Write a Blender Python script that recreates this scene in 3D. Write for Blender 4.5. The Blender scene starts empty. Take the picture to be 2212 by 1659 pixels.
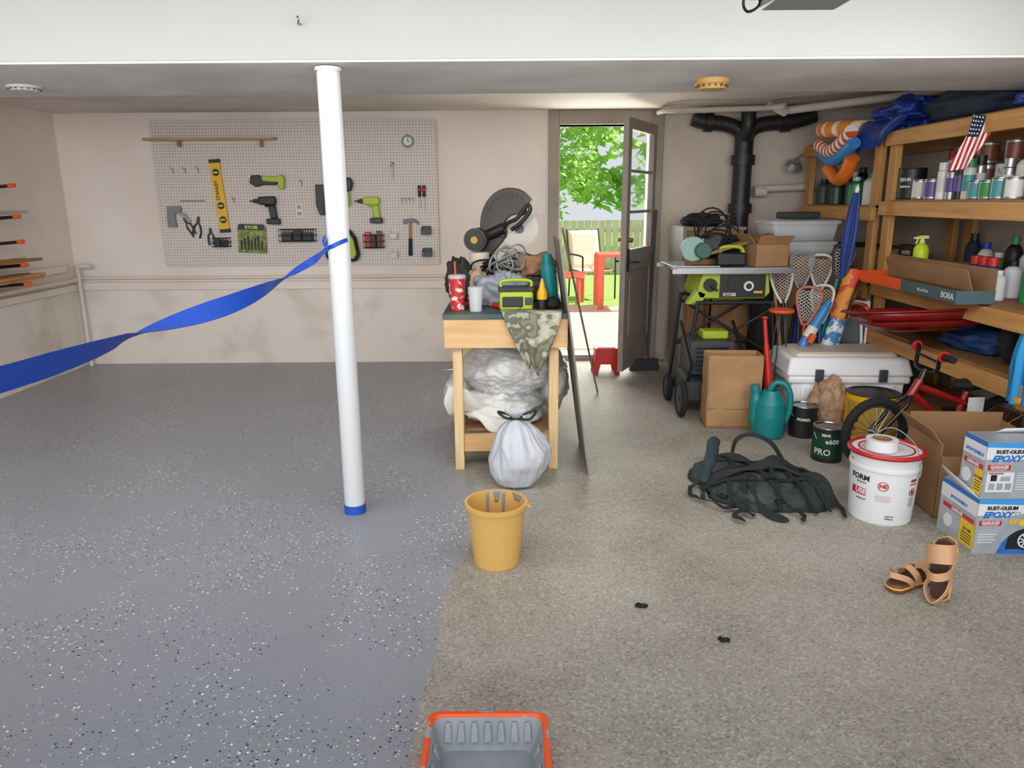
import bpy, math, random
from mathutils import Vector as V, Matrix, noise, Euler
random.seed(7)
sc=bpy.context.scene
COL=bpy.context.collection
def lin(h):
    h=h.lstrip('#'); o=[]
    for i in (0,2,4):
        c=int(h[i:i+2],16)/255; o.append(c/12.92 if c<=.04045 else ((c+.055)/1.055)**2.4)
    return (o[0],o[1],o[2],1)
_m={}
def mat(name,c,r=.55,m=0,c2=None,sc_=6,bump=0,bs=60,tr=0,ramp=(.35,.65),coat=0,em=0,sub=0):
    if name in _m: return _m[name]
    M=bpy.data.materials.new(name); M.use_nodes=True; nt=M.node_tree; N=nt.nodes; L=nt.links
    b=N['Principled BSDF']; b.inputs['Base Color'].default_value=lin(c); b.inputs['Roughness'].default_value=r; b.inputs['Metallic'].default_value=m
    if coat: b.inputs['Coat Weight'].default_value=coat
    tc=N.new('ShaderNodeTexCoord')
    if c2:
        n=N.new('ShaderNodeTexNoise'); n.inputs['Scale'].default_value=sc_; n.inputs['Detail'].default_value=4
        L.new(tc.outputs['Object'],n.inputs['Vector'])
        rp=N.new('ShaderNodeValToRGB'); rp.color_ramp.elements[0].position=ramp[0]; rp.color_ramp.elements[1].position=ramp[1]
        rp.color_ramp.elements[0].color=lin(c); rp.color_ramp.elements[1].color=lin(c2)
        L.new(n.outputs['Fac'],rp.inputs[0]); L.new(rp.outputs[0],b.inputs['Base Color'])
    if bump:
        n2=N.new('ShaderNodeTexNoise'); n2.inputs['Scale'].default_value=bs; n2.inputs['Detail'].default_value=5
        L.new(tc.outputs['Object'],n2.inputs['Vector'])
        bp=N.new('ShaderNodeBump'); bp.inputs['Strength'].default_value=bump; bp.inputs['Distance'].default_value=.01
        L.new(n2.outputs['Fac'],bp.inputs['Height']); L.new(bp.outputs[0],b.inputs['Normal'])
    if sub:
        t=N.new('ShaderNodeBsdfTranslucent'); t.inputs[0].default_value=lin(c); mx=N.new('ShaderNodeMixShader'); mx.inputs[0].default_value=sub
        L.new(b.outputs[0],mx.inputs[1]); L.new(t.outputs[0],mx.inputs[2]); L.new(mx.outputs[0],N['Material Output'].inputs['Surface'])
    if tr:
        t=N.new('ShaderNodeBsdfTransparent'); mx=N.new('ShaderNodeMixShader'); mx.inputs[0].default_value=tr
        L.new(b.outputs[0],mx.inputs[1]); L.new(t.outputs[0],mx.inputs[2]); L.new(mx.outputs[0],N['Material Output'].inputs['Surface'])
    _m[name]=M; return M
def wood(name,c,c2,scale=3,axis='Z',r=.6):
    if name in _m: return _m[name]
    M=bpy.data.materials.new(name); M.use_nodes=True; nt=M.node_tree; N=nt.nodes; L=nt.links
    b=N['Principled BSDF']; b.inputs['Roughness'].default_value=r
    tc=N.new('ShaderNodeTexCoord'); mp=N.new('ShaderNodeMapping')
    s={'X':(1.2,14,14),'Y':(14,1.2,14),'Z':(14,14,1.2)}[axis]; mp.inputs['Scale'].default_value=[k*scale/3 for k in s]
    n=N.new('ShaderNodeTexNoise'); n.inputs['Scale'].default_value=2; n.inputs['Detail'].default_value=6; n.inputs['Distortion'].default_value=.6
    rp=N.new('ShaderNodeValToRGB'); rp.color_ramp.elements[0].position=.3; rp.color_ramp.elements[1].position=.7
    rp.color_ramp.elements[0].color=lin(c); rp.color_ramp.elements[1].color=lin(c2)
    L.new(tc.outputs['Object'],mp.inputs[0]); L.new(mp.outputs[0],n.inputs['Vector']); L.new(n.outputs['Fac'],rp.inputs[0]); L.new(rp.outputs[0],b.inputs['Base Color'])
    _m[name]=M; return M

class G:
    def __init__(s,*mats): s.v=[];s.f=[];s.mi=[];s.mats=list(mats);s.T=Matrix();s.soft=False
    def raw(s,vs,fs,m=0,T=None):
        k=len(s.v); TT=s.T@T if T is not None else s.T
        s.v+= [TT@V(p) for p in vs]
        for f in fs: s.f.append([i+k for i in f]); s.mi.append(m)
        return s
    def box(s,c,d,m=0,rot=(0,0,0),tp=(1,1)):
        x,y,z=[q/2 for q in d]
        vs=[(-x,-y,-z),(x,-y,-z),(x,y,-z),(-x,y,-z)]+[(a*tp[0],b*tp[1],z) for a,b in((-x,-y),(x,-y),(x,y),(-x,y))]
        T=Matrix.Translation(c)@Euler(rot).to_matrix().to_4x4()
        return s.raw(vs,[(0,3,2,1),(4,5,6,7),(0,1,5,4),(1,2,6,5),(2,3,7,6),(3,0,4,7)],m,T)
    def bb(s,x0,x1,y0,y1,z0,z1,m=0): return s.box(((x0+x1)/2,(y0+y1)/2,(z0+z1)/2),(abs(x1-x0),abs(y1-y0),abs(z1-z0)),m)
    def cyl(s,p0,p1,r0,r1=None,n=20,m=0,cap=True):
        p0=V(p0);p1=V(p1); r1=r0 if r1 is None else r1
        q=(p1-p0).to_track_quat('Z','Y').to_matrix(); vs=[];fs=[]
        for p,r in((p0,r0),(p1,r1)):
            for i in range(n):
                a=2*math.pi*i/n; vs.append(p+q@V((math.cos(a)*r,math.sin(a)*r,0)))
        for i in range(n): j=(i+1)%n; fs.append((i,j,n+j,n+i))
        if cap: fs.append(tuple(range(n-1,-1,-1))); fs.append(tuple(range(n,2*n)))
        return s.raw(vs,fs,m)
    def tube(s,pts,r,n=8,m=0,closed=False):
        pts=[V(p) for p in pts]; k=len(pts); rs=r if isinstance(r,(list,tuple)) else [r]*k
        if len(rs)<k: rs=list(rs)+[rs[-1]]*(k-len(rs))
        vs=[];fs=[]; up=None
        for i,p in enumerate(pts):
            if closed: d=pts[(i+1)%k]-pts[i-1]
            else: d=pts[min(i+1,k-1)]-pts[max(i-1,0)]
            if d.length<1e-9: d=V((0,0,1))
            d.normalize()
            if up is None: up=d.orthogonal().normalized()
            up=(up-d*up.dot(d)); up=up.normalized() if up.length>1e-6 else d.orthogonal().normalized()
            w=d.cross(up)
            for j in range(n):
                a=2*math.pi*j/n; vs.append(p+(up*math.cos(a)+w*math.sin(a))*rs[i])
        for i in range(k if closed else k-1):
            i2=(i+1)%k
            for j in range(n):
                j2=(j+1)%n; fs.append((i*n+j,i*n+j2,i2*n+j2,i2*n+j))
        if not closed: fs.append(tuple(range(n-1,-1,-1))); fs.append(tuple((k-1)*n+j for j in range(n)))
        return s.raw(vs,fs,m)
    def lathe(s,prof,c=(0,0,0),n=28,m=0,rot=(0,0,0),ms=None):
        vs=[]; k=len(prof)
        for r,z in prof:
            for i in range(n):
                a=2*math.pi*i/n; vs.append((math.cos(a)*r,math.sin(a)*r,z))
        T=Matrix.Translation(c)@Euler(rot).to_matrix().to_4x4()
        for t in range(k-1):
            ff=[]
            for i in range(n): j=(i+1)%n; ff.append((i,j,n+j,n+i))
            s.raw([vs[t*n+q] for q in range(2*n)] ,ff,ms[t] if ms else m,T)
        return s
    def blob(s,c,r,amp=.12,fr=2.,sd=0,m=0,nu=40,nv=24,flat=None,cr=0,rot=(0,0,0),fc=0):
        s.soft=True
        vs=[];fs=[]; R=Euler(rot).to_matrix(); c=V(c)
        for i in range(nv+1):
            t=math.pi*i/nv
            for j in range(nu):
                a=2*math.pi*j/nu; d=V((math.sin(t)*math.cos(a),math.sin(t)*math.sin(a),math.cos(t)))
                q=d*fr+V((sd,sd*.7,sd*1.3))
                k=1+amp*noise.noise(q)+amp*.4*noise.noise(q*2.1)-cr*abs(noise.noise(q*1.5))-cr*.4*abs(noise.noise(q*3.1))
                if fc: w_=q+V((noise.noise(q*2),noise.noise(q*2+V((5,0,0))),0))*.6; k-=fc*abs(noise.noise(w_*4.5))+fc*.5*abs(noise.noise(w_*9))
                p=c+R@V((d.x*r[0]*k,d.y*r[1]*k,d.z*r[2]*k))
                if flat is not None: p.z=max(p.z,flat)
                vs.append(p)
        for i in range(nv):
            for j in range(nu):
                j2=(j+1)%nu; fs.append((i*nu+j,(i+1)*nu+j,(i+1)*nu+j2,i*nu+j2))
        return s.raw(vs,fs,m)
    def prism(s,pts,d,ax='xz',off=0,m=0,T=None):
        n=len(pts); f={'xz':lambda a,b,c:(a,c,b),'xy':lambda a,b,c:(a,b,c),'yz':lambda a,b,c:(c,a,b)}[ax]
        vs=[f(a,b,off) for a,b in pts]+[f(a,b,off+d) for a,b in pts]
        fs=[tuple(range(n)),tuple(range(2*n-1,n-1,-1))]+[(i,(i+1)%n,n+(i+1)%n,n+i)[::-1] for i in range(n)]
        return s.raw(vs,fs,m,T)
    def grid(s,fn,nu,nv,m=0):
        vs=[fn(i/nu,j/nv) for j in range(nv+1) for i in range(nu+1)]
        fs=[(j*(nu+1)+i,j*(nu+1)+i+1,(j+1)*(nu+1)+i+1,(j+1)*(nu+1)+i) for j in range(nv) for i in range(nu)]
        return s.raw(vs,fs,m)
    def band(s,pts,w,wd=(0,1,0),t=.004,m=0):
        pts=[V(p) for p in pts]; k=len(pts); vs=[];fs=[]
        for i,p in enumerate(pts):
            d=(pts[min(i+1,k-1)]-pts[max(i-1,0)]).normalized(); x=V(wd[i] if isinstance(wd[0],(tuple,list,V)) else wd)
            x=(x-d*x.dot(d)); x=x.normalized() if x.length>1e-4 else d.orthogonal().normalized()
            nn=d.cross(x); h=(w[i] if isinstance(w,list) else w)/2
            vs+=[p-x*h-nn*t/2,p+x*h-nn*t/2,p+x*h+nn*t/2,p-x*h+nn*t/2]
        for i in range(k-1):
            for j in range(4): j2=(j+1)%4; fs.append((i*4+j,i*4+j2,(i+1)*4+j2,(i+1)*4+j))
        fs+=[(0,3,2,1),tuple((k-1)*4+j for j in range(4))]
        return s.raw(vs,fs,m)
    def text(s,txt,size,m=0,at=(0,0,0),rot='f',ext=.0006,al='CENTER',cyl=None,sh=0,off=0,sx=1):
        cu=bpy.data.curves.new('t','FONT'); cu.body=txt; cu.size=size; cu.extrude=ext; cu.align_x=al; cu.align_y='CENTER'; cu.shear=sh; cu.offset=off; cu.resolution_u=2
        o=bpy.data.objects.new('t',cu); COL.objects.link(o); bpy.context.view_layer.update()
        me=bpy.data.meshes.new_from_object(o.evaluated_get(bpy.context.evaluated_depsgraph_get()))
        vs=[v.co.copy() for v in me.vertices]; fs=[tuple(p.vertices) for p in me.polygons]
        bpy.data.objects.remove(o); bpy.data.curves.remove(cu); bpy.data.meshes.remove(me)
        for v in vs: v.x*=sx
        if cyl:
            cx,cy,cz,R,ph=cyl; ph=math.radians(ph)
            vs=[V((cx+(R+v.z)*math.cos(ph+v.x/R),cy+(R+v.z)*math.sin(ph+v.x/R),cz+v.y)) for v in vs]
            return s.raw(vs,fs,m)
        if rot=='f': Rm=Matrix.Rotation(math.pi/2,4,'X')
        elif rot=='l': Rm=Matrix.Rotation(-math.pi/2,4,'Z')@Matrix.Rotation(math.pi/2,4,'X')
        else: Rm=rot
        return s.raw(vs,fs,m,Matrix.Translation(at)@Rm)
    def obj(s,name,parent=None,loc=(0,0,0),rot=(0,0,0),label=None,cat=None,group=None,kind=None,bev=0,sub=0,solid=0,ang=46):
        me=bpy.data.meshes.new(name); me.from_pydata([tuple(v) for v in s.v],[],s.f)
        for q in s.mats: me.materials.append(q)
        me.polygons.foreach_set('material_index',s.mi); me.polygons.foreach_set('use_smooth',[True]*len(s.f))
        me.update(); me.validate()
        if not s.soft: me.set_sharp_from_angle(angle=math.radians(ang))
        o=bpy.data.objects.new(name,me); COL.objects.link(o); o.location=loc; o.rotation_euler=rot
        if parent: o.parent=parent
        tag(o,label,cat,group,kind)
        if solid: q=o.modifiers.new('s','SOLIDIFY'); q.thickness=solid; q.offset=0
        if bev: q=o.modifiers.new('b','BEVEL'); q.width=bev; q.segments=2; q.limit_method='ANGLE'; q.angle_limit=math.radians(40)
        return o
def tag(o,label=None,cat=None,group=None,kind=None):
    if label: o['label']=label
    if cat: o['category']=cat
    if group: o['group']=group
    if kind: o['kind']=kind
def thing(name,label,cat,loc=(0,0,0),rot=(0,0,0),group=None,kind=None,parent=None):
    e=bpy.data.objects.new(name,None); e.empty_display_size=.05; COL.objects.link(e); e.location=loc; e.rotation_euler=rot
    if parent: e.parent=parent
    tag(e,label,cat,group,kind); return e
def smooth(pts,k=6):
    pts=[V(p) for p in pts]; out=[]
    for i in range(len(pts)-1):
        a=pts[max(i-1,0)];b=pts[i];c=pts[i+1];d=pts[min(i+2,len(pts)-1)]
        for j in range(k):
            t=j/k; out.append(.5*((2*b)+(c-a)*t+(2*a-5*b+4*c-d)*t*t+(3*b-a-3*c+d)*t**3))
    out.append(pts[-1]); return out
R=math.radians

# ---------------- materials
black=mat('black_plastic','#1b1c1e',.45); dblack=mat('matte_black','#141516',.8); rubber=mat('rubber','#1c1c1d',.85,bump=.3,bs=120)
white=mat('white_plastic','#e0e2e4',.35); offw=mat('offwhite','#d9d7d0',.5); grey=mat('grey_plastic','#7b8084',.5); dgrey=mat('dark_grey','#3c4043',.5)
lime=mat('lime_plastic','#a3b82a',.4); steel=mat('steel','#9a9c9e',.3,1); dsteel=mat('dark_steel','#4c4f52',.4,.9); brass=mat('brass','#a5813f',.35,1)
red=mat('red_plastic','#c0251c',.4); orange=mat('orange_plastic','#ee5a1b',.4); teal=mat('teal_plastic','#0e7f80',.4); yellow=mat('yellow_plastic','#e6b010',.4)
blue=mat('blue_plastic','#1540a8',.5); navy=mat('navy','#1a2740',.8); card=mat('cardboard','#a57f58',.8,c2='#93704c',sc_=4); kraft=mat('kraft','#b18a62',.85,c2='#a17b55',sc_=5,bump=.25,bs=12)
pine=wood('pine','#cf9c5e','#b27f45',3,'Y'); pinez=wood('pine_vertical','#cb9858','#ad7a42',3,'Z'); pinex=wood('pine_across','#dcb888','#c79c66',3,'X')
pineb=wood('pale_pine_vertical','#e2c79a','#cfab74',3,'Z'); ply=wood('plywood','#a0764c','#8a623c',2,'Z')
glassm=mat('clear_glass','#dfe8ea',.05,tr=.9); clearp=mat('clear_plastic','#dfe3e6',.2,tr=.5)
film=mat('plastic_film','#f1f1ef',.3,sub=.35,bump=.2,bs=22); bagw=mat('white_bag_film','#d9dde4',.35,sub=.25,bump=.35,bs=16)
skin_tan=mat('tan_leather','#cf9f78',.5); brownl=mat('brown_leather','#7b4524',.5,bump=.2)
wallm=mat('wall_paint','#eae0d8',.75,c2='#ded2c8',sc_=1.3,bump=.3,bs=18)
wallr=mat('wall_paint_taupe','#d6cabd',.8,c2='#c0b3a5',sc_=1.6,bump=.4,bs=14)  # darker taupe wall paint for the right-hand walls
walll=mat('lower_wall','#e6ddd4',.75,c2='#cbbfb2',sc_=3.2,bump=.45,bs=14,ramp=(.5,.8))
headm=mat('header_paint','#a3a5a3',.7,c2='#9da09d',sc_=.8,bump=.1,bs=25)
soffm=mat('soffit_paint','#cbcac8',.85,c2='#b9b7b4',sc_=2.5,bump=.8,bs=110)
ceilm=mat('ceiling_paint','#ddd5cc',.8,c2='#d0c7bd',sc_=2,bump=.4,bs=60)
trimm=mat('door_trim_paint','#9a9085',.6,c2='#8b8176',sc_=3,bump=.2,bs=20)

def nodes(name):
    M=bpy.data.materials.new(name); M.use_nodes=True; nt=M.node_tree; return M,nt.nodes,nt.links,nt.nodes['Principled BSDF'],nt.nodes.new('ShaderNodeTexCoord')
def floor_paint():
    M,N,L,b,tc=nodes('epoxy_floor_coating')
    def mx(f,a,bb):
        m=N.new('ShaderNodeMix'); m.data_type='RGBA'
        if isinstance(f,float): m.inputs[0].default_value=f
        else: L.new(f,m.inputs[0])
        for k,x in((6,a),(7,bb)):
            if isinstance(x,str): m.inputs[k].default_value=lin(x)
            else: L.new(x,m.inputs[k])
        return m.outputs[2]
    def ma(op,a,bb=0.):
        m=N.new('ShaderNodeMath'); m.operation=op
        for k,x in((0,a),(1,bb)):
            if isinstance(x,(int,float)): m.inputs[k].default_value=x
            else: L.new(x,m.inputs[k])
        return m.outputs[0]
    n=N.new('ShaderNodeTexNoise'); n.inputs['Scale'].default_value=1.3; n.inputs['Detail'].default_value=4; L.new(tc.outputs['Object'],n.inputs['Vector'])
    base=mx(n.outputs['Fac'],'#8b8d93','#989ca6')
    dn=N.new('ShaderNodeTexNoise'); dn.inputs['Scale'].default_value=2.2; dn.inputs['Detail'].default_value=3; L.new(tc.outputs['Object'],dn.inputs['Vector'])
    col=base
    for scl,thr,size in((90,.958,.35),(160,.955,.36)):
        v=N.new('ShaderNodeTexVoronoi'); v.voronoi_dimensions='2D'; v.inputs['Scale'].default_value=scl; L.new(tc.outputs['Object'],v.inputs['Vector'])
        s=N.new('ShaderNodeSeparateColor'); L.new(v.outputs['Color'],s.inputs[0])
        th=ma('SUBTRACT',thr+.22,ma('MULTIPLY',dn.outputs['Fac'],.44))
        sel=ma('MULTIPLY',ma('GREATER_THAN',s.outputs[0],th),ma('LESS_THAN',v.outputs['Distance'],size))
        cl=N.new('ShaderNodeValToRGB'); cl.color_ramp.interpolation='CONSTANT'
        e=cl.color_ramp.elements; e[0].color=lin('#343846'); e[1].position=.36; e[1].color=lin('#f2f4f5'); q=e.new(.86); q.color=lin('#34457a')
        L.new(s.outputs[1],cl.inputs[0]); col=mx(sel,col,cl.outputs[0])
    L.new(col,b.inputs['Base Color']); b.inputs['Roughness'].default_value=.33
    n2=N.new('ShaderNodeTexNoise'); n2.inputs['Scale'].default_value=45; n2.inputs['Detail'].default_value=4; L.new(tc.outputs['Object'],n2.inputs['Vector'])
    bp=N.new('ShaderNodeBump'); bp.inputs['Strength'].default_value=.35; bp.inputs['Distance'].default_value=.007; L.new(n2.outputs['Fac'],bp.inputs['Height']); L.new(bp.outputs[0],b.inputs['Normal'])
    return M
def concrete():
    M,N,L,b,tc=nodes('bare_concrete')
    def rp(inp,els,const=False):
        r=N.new('ShaderNodeValToRGB')
        if const: r.color_ramp.interpolation='CONSTANT'
        e=r.color_ramp.elements; e[0].position=els[0][0]; e[0].color=lin(els[0][1]); e[1].position=els[1][0]; e[1].color=lin(els[1][1])
        for p,c in els[2:]: q=e.new(p); q.color=lin(c)
        L.new(inp,r.inputs[0]); return r.outputs[0]
    n=N.new('ShaderNodeTexNoise'); n.inputs['Scale'].default_value=1.1; n.inputs['Detail'].default_value=8; n.inputs['Roughness'].default_value=.62; L.new(tc.outputs['Object'],n.inputs['Vector'])
    base=rp(n.outputs['Fac'],[(.34,'#7e796f'),(.5,'#a19c91'),(.66,'#b5b0a6')])
    v=N.new('ShaderNodeTexVoronoi'); v.voronoi_dimensions='2D'; v.inputs['Scale'].default_value=150; L.new(tc.outputs['Object'],v.inputs['Vector'])
    s=N.new('ShaderNodeSeparateColor'); L.new(v.outputs['Color'],s.inputs[0])
    ag=rp(s.outputs[0],[(0,'#57534c'),(.11,'#98938a'),(.5,'#a8a399'),(.87,'#d6d1c6')],True)
    m=N.new('ShaderNodeMix'); m.data_type='RGBA'; m.inputs[0].default_value=.38; L.new(base,m.inputs[6]); L.new(ag,m.inputs[7])
    L.new(m.outputs[2],b.inputs['Base Color']); b.inputs['Roughness'].default_value=.6
    bp=N.new('ShaderNodeBump'); bp.inputs['Strength'].default_value=.22; bp.inputs['Distance'].default_value=.003; L.new(v.outputs['Distance'],bp.inputs['Height']); L.new(bp.outputs[0],b.inputs['Normal'])
    return M
def pegm():
    M,N,L,b,tc=nodes('pegboard_hardboard')
    sp=N.new('ShaderNodeSeparateXYZ'); L.new(tc.outputs['Object'],sp.inputs[0])
    def ma(op,a,bb=0.):
        m=N.new('ShaderNodeMath'); m.operation=op
        for k,x in((0,a),(1,bb)):
            if isinstance(x,(int,float)): m.inputs[k].default_value=x
            else: L.new(x,m.inputs[k])
        return m.outputs[0]
    fx=ma('SUBTRACT',ma('FRACT',ma('MULTIPLY',sp.outputs[0],39.37)),.5); fz=ma('SUBTRACT',ma('FRACT',ma('MULTIPLY',sp.outputs[2],39.37)),.5)
    d=ma('SQRT',ma('ADD',ma('MULTIPLY',fx,fx),ma('MULTIPLY',fz,fz)))
    h=ma('LESS_THAN',d,.16)
    m=N.new('ShaderNodeMix'); m.data_type='RGBA'; L.new(h,m.inputs[0]); m.inputs[6].default_value=lin('#d6ccc5'); m.inputs[7].default_value=lin('#5f5854')
    L.new(m.outputs[2],b.inputs['Base Color']); b.inputs['Roughness'].default_value=.6
    return M
def stripes(name,cols,scale,axis=0,r=.6):
    M,N,L,b,tc=nodes(name); b.inputs['Roughness'].default_value=r
    sp=N.new('ShaderNodeSeparateXYZ'); L.new(tc.outputs['Object'],sp.inputs[0])
    m=N.new('ShaderNodeMath'); m.operation='MULTIPLY'; m.inputs[1].default_value=scale; L.new(sp.outputs[axis],m.inputs[0])
    f=N.new('ShaderNodeMath'); f.operation='FRACT'; L.new(m.outputs[0],f.inputs[0])
    rp=N.new('ShaderNodeValToRGB'); rp.color_ramp.interpolation='CONSTANT'; e=rp.color_ramp.elements; n=len(cols)
    e[0].color=lin(cols[0]); e[1].position=1/n; e[1].color=lin(cols[1])
    for i in range(2,n): q=e.new(i/n); q.color=lin(cols[i])
    L.new(f.outputs[0],rp.inputs[0]); L.new(rp.outputs[0],b.inputs['Base Color']); return M
def brick():
    M,N,L,b,tc=nodes('brick_paving'); k=N.new('ShaderNodeTexBrick'); k.inputs['Scale'].default_value=5; k.inputs['Color1'].default_value=lin('#e3b7a6'); k.inputs['Color2'].default_value=lin('#d6a898'); k.inputs['Mortar'].default_value=lin('#dccabd'); k.inputs['Mortar Size'].default_value=.012
    L.new(tc.outputs['Object'],k.inputs['Vector']); L.new(k.outputs['Color'],b.inputs['Base Color']); b.inputs['Roughness'].default_value=.8; return M

# ---------------- room shell
XL,XR,YB,YF=-3.92,3.2,6.72,-1.3
bd=[(-.27,YF),(-.27,1.65),(-.285,1.88),(-.255,2.18),(-.265,2.47),(-.235,2.74),(-.19,2.79),(-.21,3.2),(-.20,3.72),(-.33,3.77),(-.38,4.09),(-.42,5),(-.50,6),(-.60,YB)]
bs=[bd[0]]
for a,b in zip(bd,bd[1:]):
    n=max(1,int(math.dist(a,b)/.05))
    for i in range(1,n+1):
        t=i/n; x=a[0]+(b[0]-a[0])*t; y=a[1]+(b[1]-a[1])*t; bs.append((x+(.009*noise.noise(V((y*9,0,3)))+.005*noise.noise(V((y*30,x*9,1)))),y))
g=G(floor_paint(),concrete()); nb=len(bs)
for i in range(nb-1):
    (x0,y0),(x1,y1)=bs[i],bs[i+1]
    g.raw([(XL,y0,0),(x0,y0,0),(x1,y1,0),(XL,y1,0)],[(0,1,2,3)],0); g.raw([(x0,y0,0),(XR,y0,0),(XR,y1,0),(x1,y1,0)],[(0,1,2,3)],1)
g.bb(XL,XR,YF,YB,-.12,-.004,1)
g.obj('floor',label='garage floor, half speckled grey epoxy, half bare concrete',cat='floor',kind='structure')
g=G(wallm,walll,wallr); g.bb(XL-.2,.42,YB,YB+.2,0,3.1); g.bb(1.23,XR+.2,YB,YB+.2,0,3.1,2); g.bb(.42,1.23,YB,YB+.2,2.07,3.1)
g.bb(XL,.33,YB-.02,YB+.01,0,.68,1)
g.obj('wall_back',label='pale plastered back wall with door opening',cat='wall',kind='structure')
G(wallm,walll).bb(XL-.2,XL,YF,YB+.2,0,3.1).bb(XL,XL+.02,YF,YB-.02,0,.68,1).obj('wall_left',label='pale plastered side wall',cat='wall',kind='structure')
G(wallr).bb(XR,XR+.2,YF,YB+.2,0,3.1).obj('wall_right',label='taupe plastered side wall behind shelves',cat='wall',kind='structure')
G(ceilm).bb(XL-.2,XR+.2,4.15,YB+.2,2.19,3.1).obj('ceiling',label='low painted ceiling over the back of the garage',cat='ceiling',kind='structure')
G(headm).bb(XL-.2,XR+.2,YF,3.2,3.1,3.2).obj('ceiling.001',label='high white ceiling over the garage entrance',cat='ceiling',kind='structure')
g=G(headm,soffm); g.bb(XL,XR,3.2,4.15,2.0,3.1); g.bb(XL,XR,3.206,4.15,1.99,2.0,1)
g.obj('wall_header',label='deep white dropped beam with stippled underside',cat='beam',kind='structure')
g=G(wallm); g.bb(XL,.33,YB-.05,YB,.68,.75); g.tube([(XL+.02,YB-.06,.79),(.33,YB-.06,.79)],.012)
g.obj('trim_1',label='painted ledge and conduit along back wall',cat='ledge',kind='structure',bev=.006)
g=G(wallm); g.bb(XL,XL+.05,0,YB,.68,.74); g.tube([(XL+.06,1,.78),(XL+.06,YB-.05,.78)],.02); g.bb(XL,XL+.06,5.7,6.5,.86,.92)
g.obj('trim_2',label='painted ledge and pipe along side wall',cat='ledge',kind='structure',bev=.006)
g=G(offw); g.tube([(XL+.08,YB-.1,.0),(XL+.08,YB-.1,.9)],.016,10); g.tube([(XL+.08,YB-.1,.9),(XL+.2,YB-.1,.9)],.02,10)
g.obj('water_pipe',label='white vertical pipe in the wall corner',cat='pipe')
g=G(trimm); g.bb(.33,.42,YB-.03,YB+.2,0,2.19); g.bb(1.23,1.32,YB-.03,YB+.2,0,2.19); g.bb(.42,1.23,YB-.03,YB+.2,2.07,2.185); g.bb(.42,.435,YB+.06,YB+.2,.05,2.07); g.bb(1.215,1.23,YB+.06,YB+.2,.05,2.07); g.bb(.40,1.25,YB-.02,YB+.3,0,.05)
g.obj('trim_3',label='grey-brown painted door frame with sill',cat='door frame',kind='structure',bev=.004)
dm=mat('door_paint','#9a9188',.55,c2='#8c847b',sc_=4)
d=thing('door_1','grey-brown half-glazed door swung inward','door',(1.215,6.66,0),(0,0,R(-116.5)),kind='structure')
g=G(dm); T=.045; W=.78
g.bb(0,.085,0,T,.065,2.055); g.bb(W-.085,W,0,T,.065,2.055); g.bb(.085,W-.085,0,T,.065,.28); g.bb(.085,W-.085,0,T,.88,1.05); g.bb(.085,W-.085,0,T,1.97,2.055)
g.bb(.085,W-.085,.014,T-.014,.28,.88); g.bb(.16,W-.16,.006,T-.006,.34,.82)
for z in(1.345,1.66): g.bb(.085,W-.085,.008,T-.008,z-.012,z+.012)
g.obj('leaf',d,bev=.003)
G(glassm).bb(.085,W-.085,.02,.025,1.05,1.97).obj('window_glass',d)
h=thing('handle',None,None,parent=d)
g=G(black); g.bb(W-.085,W-.035,-.006,T+.006,.88,1.06); g.tube([(W-.06,-.03,.96),(W-.06,-.055,.96),(W-.17,-.06,.95)],.009); g.tube([(W-.06,T+.0,.96),(W-.06,T+.055,.96),(W-.17,T+.06,.95)],.009); g.obj('lever',h,bev=.002)
G(brass).cyl((W-.06,-.035,1.13),(W-.06,T+.035,1.13),.02).obj('deadbolt_knob',h)
for z in(.3,1.8): G(steel).cyl((0.0,-.012,z-.05),(0.0,-.012,z+.05),.009).obj('hinge',d)

# ---------------- outdoors
G(brick()).bb(-5,8,YB+.2,10.3,-.08,.0).obj('patio',label='sunlit pink brick patio outside the door',cat='patio')
G(mat('grass','#83ad4a',.9,c2='#9bc464',sc_=12,bump=.8,bs=90)).bb(-9,14,10.3,34,-.1,-.01).obj('lawn',label='bright green lawn beyond the patio',cat='lawn',kind='stuff')
g=G(mat('weathered_fence','#d0cab6',.8,c2='#bfb8a2',sc_=5))
for i in range(75):
    x=-4+i*.14; g.bb(x,x+.125,15,15.02,-.005,1.03+.012*random.random())
g.bb(-4,6.5,15.02,15.07,.25,.33); g.bb(-4,6.5,15.02,15.07,.8,.88)
g.obj('fence',label='weathered grey wooden privacy fence',cat='fence')
leafm=mat('leaves','#86b95a',.6,c2='#b2dc80',sc_=1.5)
nt=leafm.node_tree; b=nt.nodes['Principled BSDF']; tl=nt.nodes.new('ShaderNodeBsdfTranslucent'); tl.inputs[0].default_value=lin('#cdec8c'); mx=nt.nodes.new('ShaderNodeMixShader'); mx.inputs[0].default_value=.5
nt.links.new(b.outputs[0],mx.inputs[1]); nt.links.new(tl.outputs[0],mx.inputs[2]); nt.links.new(mx.outputs[0],nt.nodes['Material Output'].inputs['Surface'])
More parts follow.
